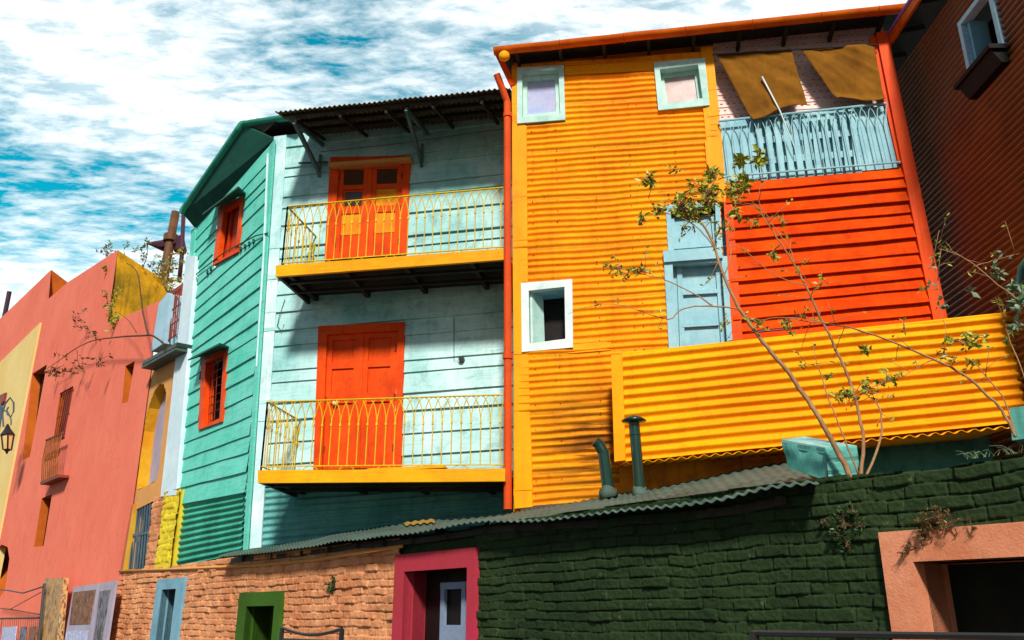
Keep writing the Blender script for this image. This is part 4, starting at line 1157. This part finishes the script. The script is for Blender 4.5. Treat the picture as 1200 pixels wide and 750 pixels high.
cutsheet(SPn, poly, [win_t, win_b, win_s, win_n, [(0, 700), (-9, 700), (-9, 650), (2, 638), (9, 641), (11, 655), (6, 690)]], .0, 'front_wall', 'salmon', sh)
recess(SPn, win_t, 0, .26, 'salmon_reveal', 'dark', 'window', sh, 'tall narrow window with orange reveal')
wb_ = recess(SPn, win_b, 0, .12, 'salmon_reveal', 'dark', 'window', sh, 'barred window with tiny balcony')
recess(SPn, win_s, 0, .20, 'salmon_reveal', 'dark', 'window', sh, 'small plain slit window')
recess(SPn, win_n, 0, .17, 'salmon_reveal', 'dark', 'window', sh, 'short slit window near the narrow house')
recess(SPn, [(0, 700), (-9, 700), (-9, 650), (2, 638), (9, 641), (11, 655), (6, 690)], 0, .5, 'salmon_reveal', 'dark', 'window', sh, 'arched opening at street level')
m = MB(); Qb = [SPn.hit(x, y, .03) for x, y in [(71, 463), (86, 455), (75, 511), (62, 517)]]
for k in range(6): m.tube([bil(Qb, (k+.5)/6, 0), bil(Qb, (k+.5)/6, 1)], .016, 5)
for v in (.0, .5, 1): m.tube([bil(Qb, 0, v), bil(Qb, 1, v)], .016, 5)
m.build('window_bars', 'rust', wb_)
m = MB(); Qb = [SPn.hit(x, y, .22) for x, y in [(54, 516), (74, 507), (68, 557), (48, 566)]]
for k in range(9): m.tube([bil(Qb, (k+.5)/9, 0), bil(Qb, (k+.5)/9, .5)+SPn.n*.05, bil(Qb, (k+.5)/9, 1)], .017, 5)
for v in (0, 1): m.tube([bil(Qb, 0, v), bil(Qb, 1, v)], .03, 5)
for k in range(8): c = bil(Qb, (k+1)/9, .45); m.tube([c+Vector((0, 0, .09)), c+SPn.d*.05, c-Vector((0, 0, .09)), c-SPn.d*.05, c+Vector((0, 0, .09))], .012, 4)
m.build('window_balcony', 'rust_ochre', wb_)
m = MB(); m.slab(SPn, [(48, 564), (69, 556), (69, 559), (47, 568)], .24, .24); m.build('window_sill', 'rust', wb_)
# ochre inner faces at the steps, going back from the front
def backface(px, mat, name):
    p0 = SPn.hit(*px[0])
    BP = Plane(p0, (-SPn.n).to_2d().to_3d()); 
    A = [BP.hit(x, y) for x, y in px]
    MB().prism(A, [p+SPn.d*.25 for p in A]).build(name, mat, sh)
backface([(138, 293), (187, 325), (196, 345), (188, 366), (126, 392)], 'ochre', 'gable_side')
backface([(60, 316), (79.5, 331), (76, 350), (57, 370)], 'salmon_reveal', 'gable_side')
uLL, uRR = uS(139, 700)[0]+.1, uS(-12, 385)[0]
zl = 7.5
A = [SPn.at(uLL, 0, -.7), SPn.at(uRR, 0, -.7), SPn.at(uRR, zl, -.7), SPn.at(uLL, zl-.6, -.7)]
m = MB(); m.prism(A, [p-SPn.n*6 for p in A]); m.build('rear_wall', 'salmon', sh)
# pale yellow neighbour
yh = thing('yellow_house', ground(SPn.hit(5, 560)), 'pale yellow plastered house front at the left edge', 'house')
pts_ = [(0, 415), (47, 378), (23, 500), (-2, 612)]
a = SPn.hit(47, 378, .05); b = SPn.hit(24, 500, .05); far = SPn.hit(-30, 440, .05)
u_r = (SPn.u(a)+SPn.u(b))/2
ply = [(u_r+.1, 0), (SPn.u(a), a.z), (SPn.u(far), a.z), (SPn.u(far), 0)]
m = MB(); A = [SPn.at(u, z, .05) for u, z in ply]; m.prism(A, [p-SPn.n*.25 for p in A]); m.build('front_wall', 'pale_yellow', yh)
m = MB(); m.slab(SPn, [(0, 463), (6, 460), (4, 470), (-4, 480)], .12, .12); m.build('window_lintel', 'rust', yh)
# chimney beyond
m = MB(); CPn = Plane(SPn.hit(8, 365)-SPn.n*3, WD); m.tube([CPn.hit(5, 372), CPn.hit(11, 342)], .14, 10); m.build('chimney_pipe', 'purple_pipe', None, label='thin dark chimney pipe above the salmon house at the left edge', cat='chimney')

# ================================================================ STREET THINGS
PP = Plane(W.p0-W.n*3.0, WD)
up_ = thing('utility_pole', ground(PP.hit(195, 600)), 'old brown timber utility pole overgrown by ivy behind the narrow house', 'pole')
m = MB(); t = PP.hit(206, 248); bo_ = PP.hit(188, 345); q = bo_+(bo_-t)*.6; m.tube([q, bo_, t], [.2, .17, .14], 10); m.smooth = True; m.build('shaft', 'pole', up_)
m = MB(); c = PP.hit(200, 279)
m.tube([c-Vector((0, 0, .12)), c+Vector((0, 0, .12))], .24, 10); m.build('collar', 'pole', up_)
m = MB(); c = PP.hit(197, 288); m.tube([c+Vector((-.75, 0, .1)), c+Vector((-.2, 0, .0)), c+Vector((.4, 0, .15)), c+Vector((.45, 0, -.2))], [.03, .2, .26, .22], 8); m.build('transformer', 'purple_pipe', up_)
m = MB(); t = PP.hit(215, 252); b = PP.hit(210, 330); m.tube([b, PP.hit(213, 300), t], .07, 8)
c = PP.hit(214, 296); m.tube([c, PP.hit(214, 290)], .12, 8); m.smooth = True
m.build('vent_pipe', 'purple_pipe', None, label='slim purple-brown vent pipe beside the utility pole', cat='pipe')
# wall lamp
lp = thing('wall_lamp', SPn.hit(8, 520, .3), 'ornate wall lantern with scroll bracket on the pale yellow house', 'lamp')
LP = Plane(SPn.hit(8, 500, .75), (1, 0, 0))
m = MB(); sc = (LP.hit(20, 500)-LP.hit(0, 500)).length/20
def L(x, y): return LP.hit(x, y)
m.tube([L(4, 500), L(3, 485), L(6, 473), L(12, 466), L(16, 472), L(16, 482), L(13, 488), L(9, 486), L(8, 480), L(10, 477)], sc*1.1, 6)
m.tube([L(4, 480), L(10, 484), L(13, 492), L(13, 498)], sc*.8, 6); m.tube([L(-6, 520), L(-1, 500), L(2, 478), L(-4, 470)], sc*1.8, 6)
m.build('scroll_bracket', 'blueiron', lp)
m = MB(); m.tube([L(9, 497), L(9, 500), L(9, 503.5), L(9, 510)], [sc*1, sc*2.5, sc*4, sc*8.5], 6); m.tube([L(8.5, 527), L(8, 529), L(8, 532)], [sc*5, sc*2, sc*.8], 6)
for k in range(6):
    an = k*math.pi/3; o1 = Vector((math.cos(an), math.sin(an), 0))
    m.bar(L(9, 510)+o1*sc*7.5, L(8.5, 527)+o1*sc*5, sc*1.1)
m.build('lantern_frame', 'iron', lp)
m = MB(); m.tube([L(9, 510.5), L(8.5, 526.5)], [sc*6.4, sc*4.2], 6); m.build('lantern_glass', 'lampglass', lp)

# artwork boards leaning by the salmon wall
AP = Plane(W.p0+W.n*.25, WD)
def art(q, pic, label, mat='art_brown'):
    r = thing('picture_board', ground(AP.hit(*q[3])), label, 'picture', 'picture boards for sale against the salmon wall')
    m = MB(); m.slab(AP, q, .02, .04); m.build('mount', 'white_card', r)
    for p, mt in pic: m = MB(); m.slab(AP, p, .03, .012); m.build('picture', mt, r)
    return r
art([(86, 688), (115, 684), (105, 760), (74, 760)], [([(86, 694), (112, 691), (105, 731), (81, 732)], 'art_brown'), ([(78, 740), (103, 739), (100, 760), (75, 760)], 'art_blue')], 'grey mounted board with a brown painting, left of the thin dark one')
art([(116, 684), (136, 680), (124, 760), (106, 760)], [([(117, 693), (129, 691), (119, 752), (109, 752)], 'art_grey')], 'narrow grey mounted board beside the peach brick wall')
m = MB(); m.slab(AP, [(52, 678), (74, 677), (66, 760), (44, 760)], .12, .12); o_ = m.build('carved_post', 'art_wood', None, label='weathered ochre carved wooden post before the salmon wall', cat='post')
m = MB()
m.tube([AP.hit(x, y, .2) for x, y in ((-8, 690), (10, 692), (27, 695), (52, 687))], .018, 6)
m.tube([AP.hit(x, y, .2) for x, y in ((-8, 712), (12, 714), (46, 720))], .012, 5); m.tube([AP.hit(12, 714, .2), AP.hit(48, 694, .2)], .010, 5)
m.tube([AP.hit(-8, 725, .2), AP.hit(46, 724, .2)], .022, 6); m.tube([AP.hit(52, 684, .2), AP.hit(44, 765, .2)], .03, 6)
for k in range(22): m.tube([AP.hit(-8+k*2.5, 725, .2), AP.hit(-9+k*2.5, 760, .2)], .006, 4)
for s_ in (AP.hit(-8, 700, .2),): m.tube([s_, ground(s_)], .03, 6)
m.build('display_rack', 'iron', None, label='black iron display rack beside the carved post', cat='rack')
for i, (x, w_, mt, lb) in enumerate(((3, 16, 'art_blue', 'pale blue print hanging at the left end of the iron rack'), (24, 7, 'art_grey', 'narrow dark print in the middle of the iron rack'), (35, 8, 'art_brown', 'brown print hanging next to the carved post'))):
    m = MB(); m.slab(AP, [(x, 735), (x+w_, 734), (x+w_-3, 760), (x-3, 760)], .25, .02); m.build('hanging_print', mt, None, label=lb, cat='print', group='prints hanging on the iron rack')
# iron fences
def fence(pa_, pb_, zt_, label, sag=0, posts=True, n=None):
    m = MB(); L_ = (pb_-pa_).length; n = n or int(L_/.11)
    top_ = [pa_.lerp(pb_, t/10)+Vector((0, 0, zt_-sag*math.sin(math.pi*t/10))) for t in range(11)]
    m.tube(top_, .018, 6)
    for z in (zt_-.13, .2): m.bar(pa_+Vector((0, 0, z)), pb_+Vector((0, 0, z)), .025, .03)
    for k in range(n+1):
        p = pa_.lerp(pb_, k/n); r_ = .03 if k in (0, n) else .008
        m.tube([p, p+Vector((0, 0, zt_-.0 if k in (0, n) else zt_-.13))], r_, 5)
    m.build('iron_fence', 'iron', None, label=label, cat='fence', group='black iron fences by the street wall')
FP = Plane(W.p0+W.n*1.1, WD)
a = FP.hit(883, 742); b = FP.hit(1290, 728); fence(ground(a), ground(b), 1.6-(a-EYE).length*0+(a.z-1.6), 'black iron railing in front of the peach orange doorway')
FP2 = Plane(W.p0+W.n*.5, WD); a = FP2.hit(331, 736); b = FP2.hit(401, 737); fence(ground(a), ground(b), (a.z+b.z)/2, 'low black iron gate with sagging top bar beside the moss green doorway', sag=.07)

# ================================================================ PLANTS
THIN = []; TW = []
def leaf(m, p, s, d=None, w=.23):
    d = d or Vector((random.gauss(0, 1), random.gauss(0, 1), random.gauss(.1, .8)))
    d = d.normalized(); n = d.cross(Vector((random.gauss(0, 1), random.gauss(0, 1), random.gauss(0, 1)))).normalized(); q = d.cross(n)
    m.add([p, p+d*s*.45+n*s*w+q*s*.06, p+d*s, p+d*s*.45-n*s*w+q*s*.06], [(0, 1, 2, 3)])
def cluster(lv, br, c, r, n, s, d0=None):
    for k in range(max(1, n//5)):
        t = c+Vector((random.gauss(0, r*.5), random.gauss(0, r*.4), random.gauss(0, r*.5)))
        if br is not None: br.tube([c+Vector((random.gauss(0, r*.2),)*3), (c+t)/2+Vector((0, 0, r*.1)), t], [.006, .004, .002], 4)
        for j in range(5): leaf(lv, t+Vector((random.gauss(0, r*.12), random.gauss(0, r*.12), random.gauss(0, r*.12))), s*random.uniform(.6, 1.2))
def stem(br, pl, px, r0, r1, offs=None):
    if pl in THIN: r0 *= .68; r1 *= .65
    n = len(px); P = []
    for i, (x, y) in enumerate(px):
        P.append(pl.hit(x, y, (offs[i] if offs else 0)))
    # refine
    Q = []
    for i in range(n-1):
        for k in range(4):
            t = k/4
            p0_, p1_, p2_, p3_ = P[max(i-1, 0)], P[i], P[i+1], P[min(i+2, n-1)]
            p = .5*((2*p1_)+(p2_-p0_)*t+(2*p0_-5*p1_+4*p2_-p3_)*t*t+(3*p1_-p0_-3*p2_+p3_)*t*t*t)
            if 0 < i+t: p += Vector((random.gauss(0, 1), random.gauss(0, 1), random.gauss(0, 1)))*.003
            Q.append(p)
    Q.append(P[-1])
    br.tube(Q, [r0+(r1-r0)*i/(len(Q)-1) for i in range(len(Q))], 6)
    if pl in THIN and TW:
        for i in range(len(Q)//2, len(Q)):
            if random.random() < .55:
                d = Vector((random.gauss(0, 1), random.gauss(0, .8), random.gauss(.5, .8))).normalized()*random.uniform(.08, .26)
                q = [Q[i], Q[i]+d*.5+Vector((0, 0, .01)), Q[i]+d]
                br.tube(q, [.003, .0022, .0012], 4)
                for k in range(random.choice((1, 2, 4, 6))): leaf(TW[0], Q[i]+d*random.uniform(.6, 1.05), random.uniform(.025, .05))
SB = Plane((0, W.hit(1000, 556).y+.02, 0), (1, 0, 0))
THIN.append(SB)
tr = thing('wild_tree', W.hit(1000, 560, -.1), 'sparse wild tree with bare tan stems before the orange house', 'tree')
br = MB(); lv = MB(); TW[:] = [lv]
stem(br, SB, [(998, 562), (985, 535), (960, 490), (930, 445), (900, 408), (872, 370), (850, 330), (836, 285), (822, 262), (800, 243)], .030, .010)
stem(br, SB, [(1008, 562), (1012, 520), (1003, 470), (985, 420), (960, 370), (945, 335), (925, 300), (905, 270), (885, 240)], .020, .006)
stem(br, SB, [(1014, 562), (1030, 520), (1033, 490), (1025, 470), (1000, 455)], .015, .005)
stem(br, SB, [(1006, 556), (990, 515), (972, 470), (958, 430), (935, 428)], .010, .004)
stem(br, SB, [(865, 362), (830, 358), (800, 362), (784, 374), (755, 366), (725, 357), (697, 358)], .009, .003)
stem(br, SB, [(835, 358), (815, 345), (780, 328), (755, 322), (730, 316)], .008, .003)
stem(br, SB, [(848, 325), (856, 300), (852, 270), (862, 240), (872, 215)], .008, .003)
stem(br, SB, [(838, 292), (825, 275), (800, 255), (775, 248), (760, 232)], .008, .003)
stem(br, SB, [(945, 335), (925, 330), (905, 320), (880, 300), (860, 285)], .006, .003)
stem(br, SB, [(930, 310), (925, 290), (905, 262), (890, 235), (895, 200)], .006, .003)
stem(br, SB, [(1000, 470), (1020, 455), (1040, 448), (1060, 440), (1085, 425)], .007, .003)
stem(br, SB, [(955, 380), (950, 345), (975, 330)], .005, .003)
for (x, y, r, n, s) in ((800, 240, .10, 90, .06), (830, 230, .12, 120, .06), (775, 245, .06, 40, .05), (860, 225, .08, 60, .055), (815, 255, .10, 60, .055), (760, 210, .05, 40, .06),
                        (790, 200, .04, 15, .05), (835, 205, .05, 40, .06), (872, 215, .06, 40, .07), (890, 185, .05, 30, .08), (870, 190, .05, 30, .08), (752, 258, .04, 25, .055), (862, 250, .04, 25, .06),
                        (725, 315, .05, 35, .045), (750, 318, .05, 30, .045), (710, 312, .03, 15, .04), (700, 357, .03, 12, .035), (735, 322, .06, 20, .035), (905, 300, .05, 20, .045), (920, 262, .05, 15, .04), (885, 262, .05, 20, .045),
                        (890, 380, .06, 25, .04), (920, 378, .06, 30, .045), (850, 378, .05, 15, .04), (940, 430, .03, 10, .04), (990, 465, .06, 40, .055), (1015, 455, .06, 35, .05), (1040, 446, .05, 30, .055), (1016, 408, .03, 18, .06), (970, 440, .04, 14, .04), (800, 268, .08, 15, .05), (845, 268, .06, 20, .05)):
    cluster(lv, br, SB.hit(x, y), r, int(n*1.5), s*.95)
br.smooth = True; br.build('trunk', 'bark', tr); lv.build('foliage', 'leaf', tr)
SC = Plane((0, W.hit(1185, 500).y+.1, 0), (1, 0, 0))
THIN.append(SC)
t2 = thing('wild_shrub', SC.hit(1195, 515), 'slender wild shrub with drooping branches at the right end of the green wall', 'shrub')
br = MB(); lv = MB(); TW[:] = [lv]
stem(br, SC, [(1190, 512), (1180, 490), (1165, 470), (1130, 440), (1095, 422), (1040, 398), (1000, 385), (960, 378), (920, 373), (890, 375)], .016, .003)
stem(br, SC, [(1190, 510), (1175, 465), (1150, 435), (1140, 420)], .008, .004)
stem(br, SC, [(1215, 470), (1200, 440), (1185, 400), (1176, 375)], .008, .004)
stem(br, SC, [(1225, 395), (1200, 360), (1160, 325), (1125, 300), (1100, 292)], .010, .003)
stem(br, SC, [(1140, 312), (1165, 305), (1195, 297)], .004, .002)
stem(br, SC, [(1110, 395), (1102, 360), (1098, 320), (1090, 305)], .004, .002)
for (x, y, r, n, s) in ((1130, 400, .06, 80, .065), (1145, 395, .05, 50, .06), (1105, 415, .05, 40, .05), (1140, 428, .04, 30, .06), (1060, 385, .04, 15, .04), (1150, 445, .03, 8, .04), (1120, 420, .04, 20, .05)):
    cluster(lv, br, SC.hit(x, y), r, int(n*.7), s*.8)
br.smooth = True; br.build('trunk', 'bark', t2); lv.build('foliage', 'leaf', t2)
lv = MB()
for (x, y, r, n, s) in ((1170, 318, .05, 35, .06), (1185, 335, .05, 45, .07), (1195, 355, .05, 40, .08), (1180, 300, .03, 12, .05), (1090, 310, .03, 8, .06), (1098, 345, .03, 8, .06), (1105, 360, .04, 10, .07), (1140, 345, .03, 6, .08), (1195, 380, .04, 20, .06), (1090, 330, .03, 8, .07)):
    cluster(lv, None, SC.hit(x, y), r, n, s*.8)
lv.build('grey_foliage', 'leaf_grey', t2)
# branch reaching in front of the salmon house, from the narrow house ledge
SD = Plane(W.p0+W.n*.35, WD)
t3 = thing('wild_sapling', SD.hit(193, 404, -.3), 'bare arching sapling branch growing from the narrow house ledge over the salmon wall', 'plant')
br = MB(); lv = MB()
stem(br, SD, [(193, 404), (182, 395), (172, 393), (140, 395), (110, 399), (88, 409), (70, 422), (55, 432)], .024, .007)
stem(br, SD, [(174, 393), (168, 370), (165, 345), (160, 318), (148, 308)], .020, .008)
stem(br, SD, [(160, 390), (150, 375), (138, 366)], .010, .006)
stem(br, SD, [(90, 410), (92, 425), (100, 440)], .010, .004)
for (x, y, r, n, s) in ((92, 375, .22, 30, .13), (100, 383, .2, 20, .12), (70, 430, .3, 45, .14), (85, 432, .25, 30, .13), (58, 435, .2, 20, .12), (110, 390, .15, 15, .12), (97, 425, .2, 20, .12), (120, 420, .2, 15, .12), (118, 428, .15, 10, .12), (125, 350, .15, 12, .12), (77, 415, .15, 12, .12), (98, 362, .1, 8, .1)):
    cluster(lv, br, SD.hit(x, y), r, n, s)
br.smooth = True; br.build('trunk', 'bark_dark', t3); lv.build('foliage', 'leaf_rust', t3)
# plants on roof of salmon house
SE = Plane(W.p0-W.n*.8, WD)
t4 = thing('roof_plant', SE.hit(150, 330), 'wild climbing plant spilling over the ochre gable of the salmon house', 'plant')
br = MB(); lv = MB()
stem(br, SE, [(146, 330), (150, 310), (145, 295)], .02, .01); stem(br, SE, [(165, 320), (172, 300), (172, 285)], .015, .006); stem(br, SE, [(150, 305), (135, 295), (122, 290)], .015, .006)
for (x, y, r, n, s) in ((125, 290, .22, 45, .13), (130, 298, .2, 30, .12), (148, 290, .15, 20, .11), (172, 288, .12, 20, .13), (168, 300, .2, 25, .12), (178, 308, .2, 35, .12), (186, 312, .2, 35, .12), (158, 295, .15, 15, .12), (120, 312, .2, 15, .12), (125, 318, .2, 10, .12), (172, 280, .05, 8, .1)):
    cluster(lv, br, SE.hit(x, y), r, n, s)
br.build('trunk', 'bark_dark', t4); lv.build('foliage', 'leaf_grey', t4)
lv = MB()
SE2 = Plane(SPn.p0+SPn.n*.1, WD)
for (x, y, r, n, s) in ((132, 375, .2, 60, .12), (130, 365, .2, 50, .12), (133, 350, .15, 30, .1), (137, 340, .12, 20, .1), (124, 345, .12, 10, .1), (121, 316, .12, 20, .12)): cluster(lv, None, SE2.hit(x, y), r, n, s)
lv.build('creeper_foliage', 'leaf', t4)
SG = Plane(W.p0-W.n*2.6, WD)
t5 = thing('ivy', SG.hit(195, 345), 'dense yellow-green ivy climbing the base of the utility pole', 'ivy'); lv = MB(); br = MB()
stem(br, SG, [(190, 350), (196, 320), (198, 300)], .04, .02)
for (x, y, r, n, s) in ((196, 335, .35, 120, .16), (192, 322, .3, 80, .15), (199, 312, .25, 70, .14), (203, 330, .3, 60, .14), (190, 345, .3, 60, .15), (210, 295, .2, 30, .13), (212, 305, .15, 20, .12)): cluster(lv, br, SG.hit(x, y), r, n, s)
br.build('stem', 'bark', t5); lv.build('foliage', 'leaf', t5)
lv = MB()
for (x, y, r, n, s) in ((175, 345, .3, 120, .15), (182, 342, .25, 80, .15), (168, 352, .25, 60, .14)): cluster(lv, None, SG.hit(x, y), r, n, s)
lv.build('bush', 'leaf_dark', None, label='round dark green bush behind the top edge of the salmon house', cat='bush')
# weeds on the brick wall
def weed(name, label, spots, mats, off=.05, dry=False):
    r = thing(name, W.hit(spots[0][0], spots[0][1], 0), label, 'weed', 'weeds growing out of the brick wall')
    lv = MB(); br = MB()
    for (x, y, rr, n, s) in spots:
        c = W.hit(x, y, off); cluster(lv, br, c, rr, n, s)
    lv.build('foliage', mats[0], r); br.build('stems', mats[1], r)
weed('wall_weed', 'green weed clump growing from the green bricks below the roof end', [(990, 612, .08, 160, .035), (985, 625, .07, 120, .03), (1000, 600, .07, 60, .03), (993, 638, .04, 40, .03), (965, 610, .05, 30, .03), (1010, 615, .05, 40, .03)], ('leaf_dark', 'bark_dark'))
weed('wall_weed', 'dry brownish weed drooping over the peach orange doorway', [(1088, 615, .06, 120, .03), (1100, 607, .06, 90, .03), (1078, 630, .05, 70, .025), (1065, 640, .05, 40, .025), (1115, 612, .05, 40, .025), (1058, 650, .03, 20, .02), (1140, 622, .05, 20, .02)], ('leaf_rust', 'bark_dark'), off=.12)
weed('wall_weed', 'small dark weed tuft on the peach bricks', [(390, 685, .06, 90, .06), (388, 692, .05, 60, .05)], ('leaf_dark', 'bark_dark'))
lv = MB(); br = MB()
for k in range(34):
    x = random.uniform(1130, 1200); c = W.hit(x, 540-(x-1120)*.12, random.uniform(-.3, -.05)); 
    e = c+Vector((random.gauss(0, .12), random.gauss(0, .1), random.uniform(.02, .08))); e = c.lerp(e, .6); lv.tube([c, (c+e)/2+Vector((0, 0, .025)), e], [.0016, .0012, .0006], 3)
lv.build('grass_tuft', 'leaf_grey', None, label='thin wild grass on top of the green wall at the right', cat='grass', kind='stuff')

# ================================================================ CAMERA, LIGHT, SKY
cam = bpy.data.cameras.new('camera'); co = bpy.data.objects.new('camera', cam); COL.objects.link(co)
co.location = EYE; co.rotation_euler = (R(90)+PITCH, 0, 0)
cam.sensor_width = 36; cam.lens = F/1200*36; cam.clip_end = 2000; cam.clip_start = .05
S.camera = co
to_sun = Vector((.03, -.99, .82)).normalized()
sun = bpy.data.lights.new('sun', 'SUN'); so = bpy.data.objects.new('sun', sun); COL.objects.link(so)
sun.energy = 4.4; sun.angle = R(7); sun.color = (1, .95, .87)
so.rotation_euler = (-to_sun).to_track_quat('-Z', 'Y').to_euler(); so.location = (0, -5, 30)
w = bpy.data.worlds.new('World'); S.world = w; w.use_nodes = True; nt = w.node_tree; nt.nodes.clear()
out = nt.nodes.new('ShaderNodeOutputWorld'); bg = nt.nodes.new('ShaderNodeBackground')
sky = nt.nodes.new('ShaderNodeTexSky'); sky.sky_type = 'NISHITA'; sky.sun_disc = False
sky.sun_elevation = math.asin(to_sun.z); sky.sun_rotation = math.atan2(to_sun.x, to_sun.y)
tc = nt.nodes.new('ShaderNodeTexCoord'); sep = nt.nodes.new('ShaderNodeSeparateXYZ'); nt.links.new(tc.outputs['Generated'], sep.inputs[0])
def mth(op, a, b=None):
    n = nt.nodes.new('ShaderNodeMath'); n.operation = op
    for i, v in enumerate((a, b)):
        if v is None: continue
        if isinstance(v, (int, float)): n.inputs[i].default_value = v
        else: nt.links.new(v, n.inputs[i])
    return n.outputs[0]
zc_ = mth('MAXIMUM', sep.outputs[2], .05)
cx = mth('DIVIDE', sep.outputs[0], zc_); cy = mth('DIVIDE', sep.outputs[1], zc_)
cmb = nt.nodes.new('ShaderNodeCombineXYZ'); nt.links.new(cx, cmb.inputs[0]); nt.links.new(cy, cmb.inputs[1])
mp = nt.nodes.new('ShaderNodeMapping'); mp.inputs['Rotation'].default_value = (0, 0, R(28)); mp.inputs['Scale'].default_value = (1.3, 2.6, 1); nt.links.new(cmb.outputs[0], mp.inputs[0])
n1 = noise_fac(nt, mp.outputs[0], 6.2, 10, .64, .38, .64, .2)
n2_ = noise_fac(nt, cmb.outputs[0], .8, 4, .5, .38, .56)
cf = mth('MAXIMUM', mth('MULTIPLY', mth('SUBTRACT', mth('ADD', n1, mth('MULTIPLY', n2_, 1.15)), .28), .85), 0)
cf = mth('MINIMUM', cf, 1)
front = nt.nodes.new('ShaderNodeMapRange'); front.inputs[1].default_value = -.25; front.inputs[2].default_value = .3
nt.links.new(sep.outputs[1], front.inputs[0])               # clouds kept over the houses; dim clear sky behind viewer added to deepen shade
cf = mth('MULTIPLY', cf, front.outputs[0])
skc = mix(nt, 1.0, sky.outputs[0], (.03, 3.3, 2.9, 1), 'MULTIPLY')
skc = mix(nt, front.outputs[0], sky.outputs[0], skc)
cl = mix(nt, cf, skc, (19, 20.5, 21, 1))
nt.links.new(cl, bg.inputs['Color']); bg.inputs['Strength'].default_value = .05
nt.links.new(bg.outputs[0], out.inputs[0])
S.view_settings.view_transform = 'Standard'; S.view_settings.look = 'None'; S.view_settings.exposure = .22; S.view_settings.gamma = 1
S.render.engine = 'CYCLES'
S.render.resolution_x = 1024; S.render.resolution_y = 640
